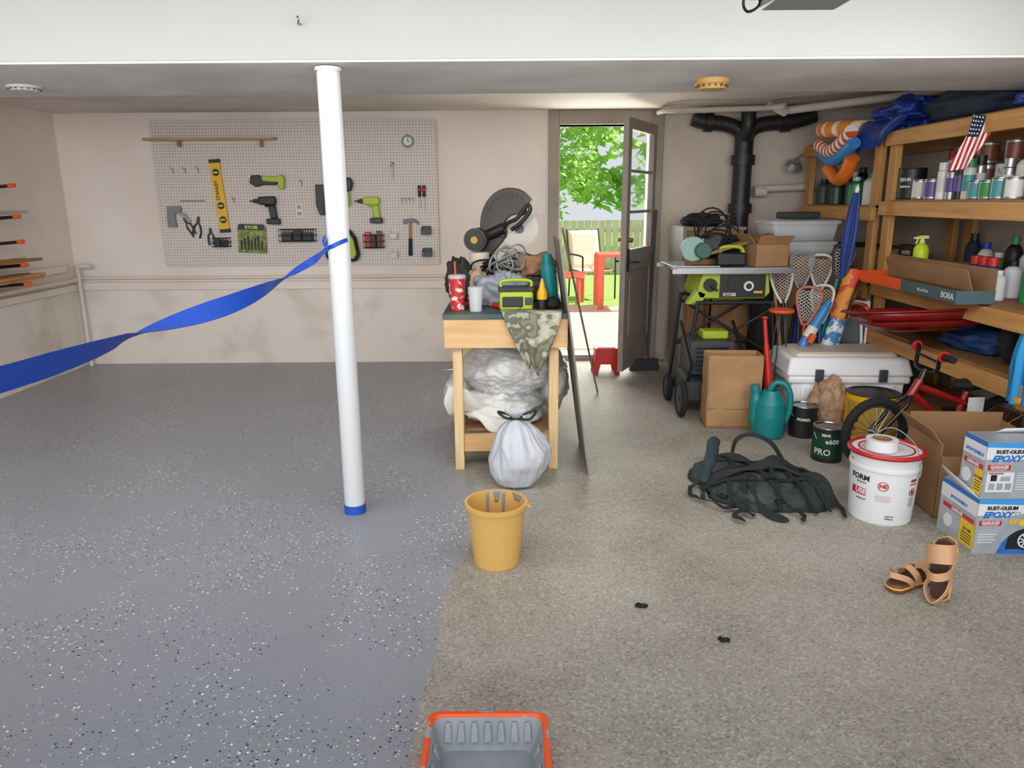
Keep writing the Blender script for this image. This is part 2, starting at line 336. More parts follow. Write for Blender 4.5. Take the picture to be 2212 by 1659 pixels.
def tree(x,y,h,rx,ry,n,z0,ls,ncl,lab):
    t=thing('tree',lab,'tree',(x,y,0),group='trees behind the fence')
    g=G(mat('bark','#6b5a46',.9,bump=.6,bs=20)); g.tube([(0,0,-.01),(.05,0,h*.4),(-.1,.05,h*.75)],[.14,.10,.05],10)
    for k in range(6):
        a=k*1.05; g.tube([(0,0,h*(.3+.06*k)),(math.cos(a)*rx*.4,math.sin(a)*ry*.5,h*(.42+.07*k))],[.05,.02],6)
    g.obj('trunk',t); g=G(leafm); vs=[];fs=[]
    cl=[(V((random.uniform(-1,1)*rx,random.uniform(-1,1)*ry,z0+random.random()*(h-z0))),random.uniform(.4,.8)) for _ in range(ncl)]
    for i in range(n):
        c,r=random.choice(cl); q=V((random.gauss(0,1),random.gauss(0,1),random.gauss(0,.8))).normalized()*r*random.random()**.4
        p=c+q; s=random.uniform(*ls); e=Euler((random.uniform(-.9,.9),random.uniform(-.9,.9),random.uniform(0,6.3))).to_matrix()
        k=len(vs); vs+=[p+e@V(w)*s for w in((-1,0,0),(0,-.5,.1),(1,0,0),(0,.5,.1))]; fs.append((k,k+1,k+2,k+3))
    g.raw(vs,fs); g.obj('foliage',t,kind='stuff')
tree(.2,17.6,6.8,2.1,1.2,10000,.9,(.06,.11),60,'leafy green tree behind the fence'); tree(5.8,18.0,6.8,2.0,1.2,7000,.9,(.06,.11),60,'leafy tree with broad crown behind the fence'); tree(6.8,23,9,8,1.6,12000,1.3,(.16,.3),230,'tall dense tree closing the view')
redw=mat('red_painted_wood','#e2705a',.5)
t=thing('patio_table','red slatted outdoor table on the patio','table',(1.42,10.2,0)); g=G(redw)
for i in range(6): g.bb(-.25,.5,-.3+i*.1,-.21+i*.1,.70,.73)
g.obj('tabletop',t)
for a in(-.22,.45):
    for b_ in(-.25,.25): G(redw).bb(a-.04,a+.04,b_-.03,b_+.03,0,.7).obj('leg',t)
m=mat('tan_mesh','#e6dcc6',.7); mf=mat('chair_dark_frame','#3a3632',.6)
t=thing('patio_chair','tan mesh patio armchair with dark frame','chair',(1.22,11.2,0),(0,0,.3))
G(m).grid(lambda u,v:(-.24+.48*u,-.22+.46*v,.42-.03*math.sin(v*3.14)),8,8).obj('seat',t,solid=.012)
G(m).grid(lambda u,v:(-.24+.48*u,.24+.16*v,.42+.56*v),8,8).obj('backrest',t,solid=.012)
for sx in(-.26,.26): G(mf).tube(smooth([(sx,-.25,0),(sx,-.24,.55),(sx,-.2,.63),(sx,.2,.64),(sx,.32,.62)]),.014).tube([(sx,.3,0),(sx,.26,.42),(sx,.42,1.0)],.014).tube([(sx,-.24,.41),(sx,.26,.41)],.012).obj('frame_side',t)
t=thing('patio_bench','low red slatted bench on the bricks','bench',(.80,10.7,0),(0,0,-.3)); g=G(redw)
for i in range(5): g.bb(-.30,.26,-.2+i*.085,-.13+i*.085,.36+.01*i,.385+.01*i)
g.obj('seat',t)
for a in(-.24,.2):
    for b_,h_ in((-.17,.37),(.13,.39)): G(redw).bb(a-.03,a+.03,b_-.03,b_+.03,0,h_).obj('leg',t)

# ---------------- pole and ribbon
p=thing('support_pole','round white steel support pole with blue tape at base','pole',(-.755,3.3,0))
G(mat('pole_paint','#d0d3d5',.35,bump=.15,bs=30)).cyl((0,0,0),(0,0,1.985),.048,.048,32).lathe([(.055,1.97),(.055,1.985)]).obj('shaft',p)
G(mat('blue_tape','#1c4fb4',.6)).lathe([(.0495,.002),(.0505,.004),(.0505,.045),(.0492,.047)],n=32).obj('masking_tape',p)
kp=[(-.71,3.275,1.285),(-.735,3.252,1.275),(-.765,3.247,1.262),(-.80,3.262,1.245),(-.83,3.17,1.21),(-.865,3.05,1.18),(-.91,2.9,1.14),(-1.0,2.65,1.095),(-1.13,2.284,1.06),(-1.19,2.07,1.04),(-1.283,1.80,1.02),(-1.374,1.526,1.015),(-1.68,.6,1.06),(-2.1,-.6,1.15)]
pts=smooth(kp,12); g=G(mat('blue_plastic_ribbon','#1746ae',.42)); wd=[]; ww=[]
keys=[(0,1.4),(3.5,1.5),(4.5,2.6),(5.5,3.3),(6.3,4.3),(7.2,5.2),(7.9,6.15),(8.5,7.0),(9.5,7.6),(13,8.1)]
for i,q in enumerate(pts):
    u_=i/12
    for (a,b_),(c,e) in zip(keys,keys[1:]):
        if a<=u_<=c: w=b_+(e-b_)*(u_-a)/(c-a); break
    wd.append(V((math.cos(w)*.93,math.cos(w)*-.36,math.sin(w)))); ww.append(.018 if u_<3 else min(.072,.018+(u_-3)*.012))
g.band([tuple(q) for q in pts],ww,wd,.0015); g.soft=False
g.tube([(-.797,3.258,1.25),(-.81,3.25,1.28),(-.80,3.245,1.305)],[.008,.007,.004])
g.obj('ribbon_strip',label='twisted blue plastic ribbon tied to the pole',cat='ribbon')

# ---------------- ceiling items
def detector(x,y,m,lab,r=.08,k=1.):
    t=thing('smoke_detector',lab,'smoke detector',(x,y,1.99),group='ceiling detectors'); t.scale=(1,1,k)
    G(m).lathe([(0,0),(r,0),(r,-.02),(r*.86,-.03),(r*.8,-.045),(0,-.05)]).obj('cover',t)
    g=G(dgrey)
    for i in range(16):
        a=i*math.pi/8; g.box((math.cos(a)*r*.88,math.sin(a)*r*.88,-.032),(.012,.006,.01),rot=(0,0,a))
    g.obj('vent',t)
detector(.95,3.72,mat('yellowed_plastic','#b8924e',.5),'yellowed round smoke detector on the beam underside')
detector(-2.32,3.78,mat('dull_white','#b9b9b6',.5),'flat dull white round smoke detector on the beam underside',.075,.5)
t=thing('garage_door_opener','grey garage door opener with lamp cover hanging from ceiling','opener',(.83,2.28,1.982))
G(dgrey).bb(-.135,.13,-.12,.11,.03,.17).obj('housing',t,bev=.01)
G(mat('lamp_lens','#a6a7a4',.3,tr=.2)).bb(-.10,.13,-.12,.10,0,.03).obj('lamp_cover',t,bev=.012)
for x in(-.12,.10): G(steel).bb(x,x+.02,.08,.11,.17,1.118).obj('hanging_bracket',t)
G(black).tube(smooth([(-.1,.08,.12),(-.15,.07,.03),(-.135,.08,-.005),(-.10,.08,.02),(-.12,.1,.1)]),.004).obj('cable',t)
G(steel).tube(smooth([(-.83,3.2,2.13),(-.83,3.17,2.125),(-.825,3.155,2.14),(-.83,3.16,2.15)]),.004).obj('ceiling_hook',label='small metal hook on the white beam',cat='hook')
bk=mat('cast_iron','#232426',.45,bump=.3,bs=40)
t=thing('drain_pipe','black cast iron drain stack with branch elbows','pipe',(1.98,6.58,0))
g=G(bk); g.cyl((0,0,0),(0,0,1.98),.078,n=24)
for z in(.4,1.32,1.72): g.cyl((0,0,z),(0,0,z+.08),.10,n=24)
g.obj('stack',t)
g=G(bk); g.tube(smooth([(0,0,1.86),(-.04,0,1.99),(-.16,0,2.05),(-.34,0,2.07),(-.44,0,2.10)]),.062,14); g.tube(smooth([(0,0,1.86),(.04,0,1.99),(.16,0,2.05),(.4,0,2.07),(.58,0,2.12)]),.062,14); g.cyl((-.28,0,2.066),(-.34,0,2.07),.08); g.cyl((.3,0,2.06),(.37,0,2.068),.08); g.tube(smooth([(0,0,1.9),(0,-.08,2.02),(0,-.08,2.14)]),.06,14); g.obj('branch_elbow',t)
wp=mat('painted_pipe','#c9bfb4',.5)
g=G(wp); g.tube([(1.3,6.2,2.12),(2.0,6.15,2.13),(2.1,6.0,2.13)],.022); g.tube([(2.1,6.1,2.1),(3.1,5.3,2.16)],.03); g.tube(smooth([(1.25,6.6,2.15),(1.25,6.3,2.13),(1.35,6.2,2.12)]),.02); g.tube([(2.05,6.2,2.16),(2.1,6.0,2.08)],.03)
g.obj('water_pipe',label='white painted water pipes below the ceiling',cat='pipe')
g=G(wp); g.cyl((2.1,6.6,1.52),(2.9,6.6,1.55),.03); g.cyl((2.1,6.6,1.5),(2.2,6.6,1.5),.045); g.obj('water_pipe',label='pale horizontal pipe on the wall',cat='pipe')
g=G(offw,dgrey); g.bb(.235,.305,YB-.008,YB,1.32,1.44); g.bb(.262,.278,YB-.02,YB-.008,1.36,1.40); g.obj('light_switch',label='white wall light switch beside the door',cat='switch')

# ---------------- pegboard
def pb(u,v):
    l=327+(v-263)*.1; r=940+(v-258)*.026; s_=(u-l)/(r-l); tp=263-5*s_; t_=(v-tp)/310
    return (-3.08+2.44*s_, 2.12-1.23*t_)
t=thing('pegboard','large pale grey perforated pegboard on the wall','pegboard',(-1.86,6.70,1.505))
G(pegm()).bb(-1.22,1.22,-.018,-.012,-.615,.615).obj('panel',t)
G(pinex).bb(-1.2,1.2,-.012,.018,.55,.61).obj('batten',t); G(pinex).bb(-1.2,1.2,-.012,.018,-.61,-.55).obj('batten',t)
PY=6.682
def at(u,v,y=0): x,z=pb(u,v); return (x,PY-y,z)
def PP(u0,v0,pts):
    a=pb(u0,v0); return [(pb(u,v)[0]-a[0],pb(u,v)[1]-a[1]) for u,v in pts]
g=G(wood('shelf_strip','#b89a76','#a38561',3,'X')); x0,z0=pb(322,302); x1,_=pb(600,302); g.bb(x0,x1,PY-.10,PY,z0-.01,z0+.01)
for u in(395,570): a=pb(u,312); g.bb(a[0]-.005,a[0]+.005,PY-.09,PY,a[1]-.02,z0-.01)
g.obj('wall_shelf',label='narrow wooden shelf strip on the pegboard',cat='shelf')
t=thing('spirit_level','long yellow spirit level hanging on pegboard','level',at(477,420,.013),(0,R(-3.5),0))
G(yellow,black).bb(-.042,.042,-.012,.012,-.28,.28).text('STANLEY',.04,1,(-.012,-.0125,.05),Matrix.Rotation(-R(90),4,'Y')@Matrix.Rotation(R(90),4,'X'),off=.001).obj('body',t)
G(black).bb(-.045,.045,-.014,.012,.28,.31).obj('end_cap',t); G(black).bb(-.045,.045,-.014,.012,-.31,-.28).obj('end_cap',t)
for z in(.2,-.08,-.2):
    g=G(black,mat('vial','#cfe060',.2)); g.cyl((0,-.016,z),(0,.012,z),.03,n=24); g.cyl((-.02,-.018,z),(.02,-.018,z),.008,n=12,m=1); g.obj('bubble_vial',t)
t=thing('staple_gun','grey metal staple gun hanging on pegboard','staple gun',at(365,442,.03))
G(grey).prism(PP(365,442,[(363,442),(391,441),(396,449),(388,455),(380,458),(381,470),(385,487),(366,487),(364,470)]),.03).obj('body',t,bev=.003)
G(steel).prism(PP(365,442,[(384,450),(402,458),(414,474),(410,478),(398,464),(384,457)]),.02,off=.005).obj('lever',t,bev=.002)
def pliers(u,v,h,spread,m,lab,rot=0,name='pliers'):
    t=thing(name,lab,'pliers',at(u,v,.013),(0,rot,0),group='hand pliers on the pegboard')
    for s_ in(-1,1):
        G(dsteel).prism([(0,.0),(s_*.014,.02),(s_*.008,h*.3),(0,h*.32)],.012).obj('jaw',t)
        G(m).tube(smooth([(0,.006,0),(s_*.02,.006,-h*.1),(s_*spread,.006,-h*.4),(s_*spread*.8,.006,-h*.68)]),[.006]*6+[.009]*12+[.007],8).obj('grip',t)
    G(dsteel).cyl((0,-.002,.005),(0,.013,.005),.014).obj('pivot',t)
pliers(428,478,.19,.035,black,'large pliers with black grips hanging on pegboard',.2,'locking_pliers')
pliers(405,478,.17,.02,dgrey,'long-nose pliers hanging on pegboard',-.5)
pliers(455,500,.15,.024,black,'small black-gripped pliers on pegboard')
def basket(u0,v0,u1,v1,lab,fill):
    x0,z1=pb(u0,v0); x1,z0=pb(u1,v1); w=x1-x0; h=z1-z0; d_=.1
    t=thing('wire_basket',lab,'basket',((x0+x1)/2,PY-.001,z0),group='wire baskets on the pegboard'); g=G(black)
    for z in(0,h/2,h): g.tube([(-w/2,0,z),(-w/2+.01,-d_,z),(w/2-.01,-d_,z),(w/2,0,z)],.0035,6,closed=True)
    n=int(w/.022)
    for i in range(n+1):
        x=-w/2+.01+(w-.02)*i/n; g.tube([(x,-.002,h),(x,-.002,0),(x,-d_,0),(x,-d_,h)],.0022,5)
    g.obj('wire_frame',t)
    for k,(dx,sx,sz,m,nm,lb) in enumerate(fill):
        G(m).box((0,0,sz/2),(sx,.05,sz)).obj(nm,None,((x0+x1)/2+dx,PY-.05,z0+.005),label=lb,cat=nm.replace('_',' '),bev=.004)
basket(463,510,500,528,'small black wire basket of bits',[(-.03,.05,.06,dgrey,'drill_bit_box','dark drill bit box in a wire basket'),(.03,.05,.05,black,'drill_bit_box','small black bit box in a wire basket')])
basket(605,491,685,516,'wide black wire basket of battery packs',[(-.09,.09,.07,dgrey,'battery_pack','dark grey battery pack in wire basket'),(.0,.07,.09,black,'battery_pack','black battery pack standing in wire basket'),(.09,.08,.07,black,'battery_pack','flat black battery pack in wire basket')])
basket(785,503,831,530,'small black wire basket of hardware',[(-.05,.05,.13,red,'glue_bottle','red glue bottle in a wire basket'),(.0,.045,.11,dgrey,'drill_bit_box','dark tub of bits in wire basket'),(.05,.04,.14,brownl,'glue_bottle','brown glue bottle in wire basket')])
t=thing('accessory_pack','lime and grey drill bit set in packaging hanging on pegboard','drill bit set',at(545,510,.012),(0,.03,0))
G(mat('pack_green','#93a63a',.35,c2='#4f5b28',sc_=30)).bb(-.125,.125,-.01,.01,-.13,.1).obj('blister',t,bev=.006)
g=G(black,mat('pack_pale','#c8d27e',.4)); g.bb(-.11,.11,-.014,-.01,.07,.12); g.text('RYOBI',.04,1,(0,-.0145,.092),off=.001)
for i in range(7): g.bb(-.1+i*.03,-.085+i*.03,-.02,-.01,-.1,-.02+.02*(i%3))
g.obj('header_card',t)
t=thing('oscillating_multitool','black and lime cordless multitool on pegboard','power tool',at(540,390,.025))
G(black).prism(PP(540,390,[(545,376),(562,375),(575,382),(600,384),(600,396),(572,396),(556,400),(543,392)]),.045,off=-.02).obj('body',t,bev=.006)
G(lime).prism(PP(540,390,[(568,377),(600,378),(612,374),(617,380),(617,404),(606,405),(604,390),(572,388)]),.05,off=-.025).obj('grip',t,bev=.006)
G(steel).prism(PP(540,390,[(540,376),(552,376),(552,379),(540,380)]),.02,off=-.0).obj('blade',t)
def drill(u,v,mb,mt,name,lab,k=1.):
    t=thing(name,lab,'power drill',at(u,v,.036),group='cordless drills on the pegboard')
    G(mb,mt).prism([(-.02*k,-.03*k),(.12*k,-.035*k),(.135*k,.0),(.12*k,.04*k),(-.02*k,.035*k)],.055,off=-.028).prism([(.03*k,-.05*k),(.12*k,-.05*k),(.125*k,-.03*k),(.03*k,-.03*k)],.05,off=-.025,m=1).obj('motor_housing',t,bev=.01)
    G(dgrey).cyl((-.02*k,0,0),(-.07*k,0,0),.022*k,.015*k).cyl((-.07*k,0,0),(-.10*k,0,0),.006).obj('chuck',t)
    G(mt).prism([(.06*k,-.04*k),(.12*k,-.04*k),(.13*k,-.15*k),(.075*k,-.15*k)],.04,off=-.02).obj('grip',t,bev=.008)
    G(black).prism([(.04*k,-.15*k),(.15*k,-.15*k),(.15*k,-.2*k),(.04*k,-.195*k)],.07,off=-.035).obj('battery',t,bev=.006)
drill(567,430,black,black,'cordless_drill','black cordless drill hanging on pegboard')
drill(790,430,lime,lime,'impact_driver','lime cordless impact driver hanging on pegboard',.95)
t=thing('brad_nailer','black and lime cordless nailer on pegboard','power tool',at(690,400,.04))
G(lime,black).prism(PP(690,400,[(735,380),(758,380),(764,392),(760,408),(740,410),(733,400)]),.07,off=-.03,m=1).prism(PP(690,400,[(744,410),(756,410),(758,440),(748,442)]),.05,off=-.02,m=0).obj('body',t,bev=.008)
G(black).prism(PP(690,400,[(684,395),(700,395),(736,392),(736,404),(704,408),(704,460),(694,460),(686,440)]),.06,off=-.02).obj('magazine',t,bev=.006)
t=thing('tool_pouch','lime and black rounded tool case hanging on pegboard','tool case',at(740,523,.045))
rr=[(-.15,-.1),(-.12,-.15),(.12,-.15),(.155,-.1),(.13,.05),(.08,.13),(-.08,.13),(-.13,.05)]
G(black).prism(rr,.08,off=-.035).obj('shell',t,bev=.02)
G(mat('lime_fabric','#a8bd2c',.6)).prism([(a*.83,b*.83) for a,b in rr],.02,off=-.045).obj('front_panel',t,bev=.008)
t=thing('round_gauge','small round pale green ring gauge on pegboard','gauge',at(881,304,.01))
G(mat('sage_ring','#7d8f83',.5)).tube([(math.cos(a*.2618)*.045,0,math.sin(a*.2618)*.045) for a in range(24)],.009,8,closed=True).obj('ring',t)
G(offw,black).cyl((0,-.004,0),(0,.009,0),.037,n=24).bb(-.002,.002,-.007,-.004,-.005,.03,1).bb(-.002,.022,-.007,-.004,-.002,.002,1).obj('face',t)
for u in(906,916):
    t=thing('screwdriver','screwdriver with black and red grip on pegboard','screwdriver',at(u,418,.017),group='screwdrivers on the pegboard')
    G(black,red).lathe([(0,.09),(.014,.085),(.016,.05),(.012,.02),(.015,.0),(.008,-.01)]).lathe([(.0165,.06),(.0165,.04)],m=1).obj('grip',t); G(steel).cyl((0,0,-.01),(0,0,-.11),.004).obj('shaft',t)
t=thing('claw_hammer','claw hammer with black and blue grip on pegboard','hammer',at(886,475,.02),(0,R(2),0))
G(dsteel).prism([(-.06,-.018),(-.06,.022),(-.035,.022),(-.02,.03),(.03,.03),(.06,.015),(.08,-.02),(.05,.0),(.02,.0),(-.02,.0),(-.035,-.012)],.03,off=-.015).obj('head',t,bev=.002)
G(wood('hickory','#b98a55','#9c6f40',3,'Z'),navy).cyl((0,0,.03),(0,0,-.14),.011).cyl((0,0,-.14),(0,0,-.29),.016,.018,m=1).obj('handle',t)
for u,v,m,l in((920,493,dgrey,'small grey plastic bin on pegboard'),(922,541,dgrey,'small grey plastic bin on pegboard'),(851,502,clearp,'small clear plastic bin on pegboard'),(852,543,clearp,'small clear plastic bin on pegboard')):
    w=.04 if m is dgrey else .026
    g=G(m); g.bb(-w,w,-.004,0,-.03,.04); g.bb(-w,w,-.07,0,-.034,-.03); g.bb(-w,w,-.074,-.07,-.034,.01)
    for s_ in(-1,1): g.prism([(-.07,-.03),(0,-.03),(0,.035),(-.07,.01)],.003,'yz',s_*w)
    g.obj('storage_bin',None,at(u,v,.0),label=l,cat='bin',group='small bins on the pegboard')
g=G(steel); g.tube([at(847,350,.01),at(847,382,.01)],.008); g.tube([(at(847,352,.01)[0]+.015*math.cos(a*.6),PY-.01,at(847,352)[2]+.015*math.sin(a*.6)) for a in range(10)],.005,closed=True); g.obj('wrench',label='small steel wrench hanging on pegboard',cat='wrench')
for u,v in((868,425),(876,425),(884,425),(892,425),(376,362),(402,362),(430,360),(652,388),(506,424)):
    G(steel).tube(smooth([(0,0,.0),(0,-.03,-.002),(0,-.05,.0),(0,-.055,.015)],3),.003,6).tube([(0,-.005,.0),(0,-.005,-.04)],.003,6).obj('peg_hook',None,at(u,v),label='thin steel hook on the pegboard',cat='hook',group='steel hooks on the pegboard')
G(steel).tube([at(392,430,.03),at(445,430,.03)],.004).tube([at(400,430),at(400,430,.03)],.003).tube([at(438,430),at(438,430,.03)],.003).obj('tool_holder_bar',label='thin steel holder bar on pegboard',cat='holder')
t=thing('wall_outlet','white double electrical outlet on pegboard','outlet',at(647,450,.0))
G(offw,black).bb(-.035,.035,-.012,0,-.057,.057).bb(-.012,-.008,-.0145,-.011,.02,.035,1).bb(.008,.012,-.0145,-.011,.02,.035,1).bb(-.012,-.008,-.0145,-.011,-.035,-.02,1).bb(.008,.012,-.0145,-.011,-.035,-.02,1).obj('cover_plate',t,bev=.002)
for z in(.028,-.028): G(mat('beige_socket','#a8a296',.5)).bb(-.018,.018,-.0135,-.0,z-.016,z+.016).obj('socket',t)

# ---------------- lumber rack
t=thing('lumber_rack','black metal wall rack with orange-tipped arms','rack',(XL,5.55,0))
for y in(0,-.5): G(black).bb(.02,.05,y-.02,y+.02,.78,1.60).obj('upright',t)
for z in(.84,.98,1.15,1.33,1.55):
    for y in(0,-.5):
        a=thing('arm',None,None,parent=t)
        G(black).tube([(.04,y,z),(.30,y,z+.02)],.012,8).obj('bar',a); G(orange).tube([(.29,y,z+.02),(.335,y,z+.023)],.015,10).obj('tip',a)
for k,(z,dx,l,m) in enumerate([(.875,.12,.9,pine),(.875,.24,1.1,pine),(.90,.14,.7,ply),(.90,.26,.85,pine),(1.015,.13,.9,pine),(1.015,.25,.6,ply),(1.37,.2,.5,mat('grey_molding','#b3aea6',.5))]):
    G(m).bb(-.045,.045,-l,.25,0,.022).obj('lumber_board',None,(XL+dx,5.55,z),(0,R(-3),0),label='offcut timber board lying on the wall rack',cat='board',group='boards on the wall rack',bev=.001)

# ---------------- workbench
t=thing('workbench','pine workbench with dark top and lower shelf','workbench',(0,3.83,0))
G(mat('bench_top','#2f4a4c',.6,c2='#57605a',sc_=5)).bb(-.36,.30,-.01,1.15,.845,.872).obj('worktop',t,bev=.002)
for y in(0,1.1): G(pinex).bb(-.355,.295,y,y+.038,.69,.845).obj('apron',t,bev=.002)
for x in(-.355,.257): G(pine).bb(x,x+.038,.038,1.1,.70,.845).obj('side_apron',t,bev=.002)
for x in(-.315,.2):
    for y in(.038,1.01): G(pineb).bb(x,x+.05,y,y+.088,0,.69).obj('leg',t,bev=.002)
for y in(.05,1.03): G(pinex).bb(-.265,.2,y,y+.038,.10,.195).obj('stretcher',t,bev=.002)
G(ply).bb(-.31,.245,.13,1.0,.195,.21).obj('lower_shelf',t)
g=G(film); g.blob((-.02,4.26,.50),(.28,.33,.20),.16,1.3,3,nu=140,nv=84,cr=.04,flat=.36,fc=.10); g.obj('plastic_sheeting',label='crumpled translucent plastic sheeting on bench shelf',cat='plastic sheet')
g=G(mat('drop_cloth','#dddcd8',.8,c2='#8e959b',sc_=3.5,bump=.3,bs=20,ramp=(.5,.6))); g.blob((-.06,4.18,.30),(.26,.27,.12),.2,1.8,8,nu=90,nv=50,cr=.06,flat=.212,fc=.1); g.obj('drop_cloth',label='bundled grey-white drop cloth on bench shelf',cat='cloth')
g=G(offw); g.soft=True; g.grid(lambda u,v:(-.36+.42*u+.015*math.sin(v*9),3.94-.03*math.sin(u*7+v*4)+.02*v,.46-.17*u-.17*v*(1-.3*u)+.03*math.sin(u*8+v*6)+.02*noise.noise(V((u*6,v*6,2)))),44,30); g.obj('drop_cloth',label='white cloth fold spilling over the bench shelf',cat='cloth',solid=.008)
g=G(film); g.blob((.245,4.33,.41),(.10,.28,.18),.2,1.5,5,nu=80,nv=50,cr=.05,flat=.24,fc=.11); g.obj('plastic_bag',label='thin clear plastic bag bulging from bench shelf',cat='plastic bag')
g=G(film); g.blob((-.315,4.22,.35),(.085,.2,.11),.2,1.5,15,nu=70,nv=44,cr=.05,flat=.24,fc=.11); g.obj('plastic_bag',label='wrinkled plastic bag spilling past bench leg',cat='plastic bag')
def camo():
    M=mat('camouflage','#7e8068',.9,c2='#9fa08a',sc_=14); rp=[n for n in M.node_tree.nodes if n.type=='VALTORGB'][0]; rp.color_ramp.interpolation='CONSTANT'; e=rp.color_ramp.elements; e[0].position=0; e[1].position=.52; q=e.new(.44); q.color=lin('#66675a'); q=e.new(.6); q.color=lin('#b5b3a2'); return M
g=G(camo()); g.soft=True
def cf(u,v):
    w=1-.82*v**1.3; x=-.10+.33*u; x=.10+(x-.06)*w+.02*v
    if v<.12: return (x,3.90-.09*v/.12,.882)
    s_=(v-.12)/.88; return (x,3.805-.022*math.sin(u*14+s_*3)*s_-.004,.88-.30*s_+.03*math.sin(u*6)*s_)
g.grid(cf,40,30); g.obj('camouflage_cloth',label='camouflage fabric hanging over the bench edge',cat='cloth',solid=.004)
BZ=.873
def tumbler(x,y,h,r,mb,lab,straw=None):
    t=thing('tumbler',lab,'tumbler',(x,y,BZ)); G(mb).lathe([(0,0),(r*.8,0),(r,h*.92),(r*.98,h*.92),(r*.78,.004)]).obj('cup',t)
    G(clearp).lathe([(r*1.03,h*.9),(r*1.05,h*.95),(r*.9,h),(0,h)]).obj('lid',t)
    if straw: G(straw).tube([(0,0,.02),(-.01,0,h+.07)],.004).obj('straw',t)
argyle=mat('red_argyle','#b5292a',.4,c2='#e2cfc4',sc_=30,ramp=(.55,.6))
tumbler(-.29,3.97,.19,.046,argyle,'red patterned tumbler with orange straw',orange)
tumbler(-.19,3.93,.13,.04,clearp,'clear plastic cup on the bench')
t=thing('charger_radio','lime and black battery charger radio on the bench','charger',(.025,3.97,BZ),(0,0,.05))
G(lime).bb(-.09,.09,-.04,.06,.0,.10).obj('case',t,bev=.012); G(black,dgrey).bb(-.095,.095,-.035,.055,.10,.125).bb(-.075,.035,-.046,-.04,.02,.075).bb(.045,.085,-.046,-.04,.03,.07,1).obj('front_panel',t,bev=.004)
G(lime).tube(smooth([(-.08,0,.12),(-.07,0,.155),(.07,0,.155),(.08,0,.12)]),.009).obj('carry_handle',t)
g=G(mat('grey_film','#9fa5ae',.35,sub=.2,bump=.3,bs=20)); g.blob((-.06,4.16,BZ+.07),(.17,.1,.12),.3,2.,11,nu=70,nv=40,cr=.12,flat=BZ+.002,fc=.15); g.obj('plastic_bag',label='crumpled grey plastic bag on the bench',cat='plastic bag')
cg=[dblack,dgrey,mat('cord_grey','#8d8f8c',.5)]
for c_,(cx_,cy_,cz_) in enumerate(((-.08,4.40,.16),(.05,4.36,.18),(-.01,4.3,.23))):
    g=G(cg[c_])
    for k in range(10):
        c=V((cx_+random.uniform(-.05,.05),cy_,BZ+cz_+random.uniform(-.04,.03))); rx=random.uniform(.05,.11); rz=random.uniform(.03,.08); ph=random.random()*6
        g.tube([c+V((math.cos(a*.35+ph)*rx,math.sin(a*.7+k)*.04+(k-4)*.010,math.sin(a*.35+ph)*rz+math.cos(a*.7)*.01)) for a in range(18)],.0055,6,closed=True)
    g.obj('extension_cord',label='tangled %s coiled extension cord on the bench'%['black','dark grey','pale grey'][c_],cat='cord',group='coiled cords on the bench')
g=G(mat('olive_black','#2b2d26',.8)); g.blob((-.30,4.3,BZ+.12),(.08,.12,.15),.25,2,2,cr=.2,flat=BZ+.001); g.obj('tool_bag',label='dark fabric tool bag on the bench',cat='bag')
g=G(mat('tan_rag','#b09a80',.85,bump=.3)); g.blob((-.20,4.28,BZ+.08),(.08,.08,.12),.3,2,22,cr=.2,flat=BZ+.001,fc=.1); g.obj('shop_rag',label='crumpled tan shop rag on the bench',cat='cloth')
t=thing('paper_towel_roll','pale paper towel roll standing on bench','paper towels',(-.19,4.5,BZ)); G(mat('kitchen_paper','#d6c9bb',.8)).lathe([(.02,0),(.058,0),(.058,.27),(.02,.27)]).obj('roll',t); G(card).lathe([(.021,-.0),(.021,.272),(.018,.272),(.018,0)]).obj('core',t)
t=thing('tool_box','dark tool box under the leather gloves','tool box',(.16,4.38,BZ)); G(black).bb(-.11,.10,-.1,.1,0,.15).obj('case',t,bev=.01); G(dgrey).bb(-.04,.04,-.115,-.1,.09,.12).obj('latch',t)
g=G(mat('brown_suede','#9a7050',.8,bump=.3)); g.blob((.14,4.34,BZ+.205),(.14,.10,.075),.35,2,6,cr=.2,flat=BZ+.152,fc=.1); g.obj('work_gloves',label='crumpled brown leather work gloves on bench',cat='gloves')
t=thing('water_bottle','teal water bottle leaning on the bench','bottle',(.225,4.15,BZ),(R(0),R(-6),0)); G(teal).lathe([(0,0),(.040,0),(.042,.02),(.042,.20),(.026,.24)]).obj('body',t); G(teal).lathe([(.028,.24),(.028,.285),(0,.29)]).obj('cap',t)
t=thing('glue_bottle','yellow and black glue bottle on the bench','bottle',(.165,3.98,BZ)); G(yellow,black).lathe([(0,0),(.028,0),(.028,.09),(.016,.12)],ms=[1,1,0]).lathe([(.0285,.055),(.0285,.09)]).obj('body',t); G(yellow).lathe([(.016,.12),(.012,.14),(.005,.165),(0,.165)]).obj('cap',t)
g=G(dblack); g.blob((.225,4.0,BZ+.03),(.04,.05,.035),.2,2,14,flat=BZ+.001); g.obj('tape_measure',label='dark tape measure on the bench',cat='tape measure')
for x,y,rz,l in((-.1,4.05,.7,.14),(.11,4.08,-.4,.16),(-.25,4.1,.2,.12)):
    t=thing('screwdriver','screwdriver with red grip lying on the bench','screwdriver',(x,y,BZ+.016),(R(90),0,rz),group='screwdrivers on the bench'); G(red).lathe([(0,0),(.014,.004),(.015,.06),(.008,.075)]).obj('grip',t); G(steel).cyl((0,0,.07),(0,0,.07+l*.6),.004).obj('shaft',t)
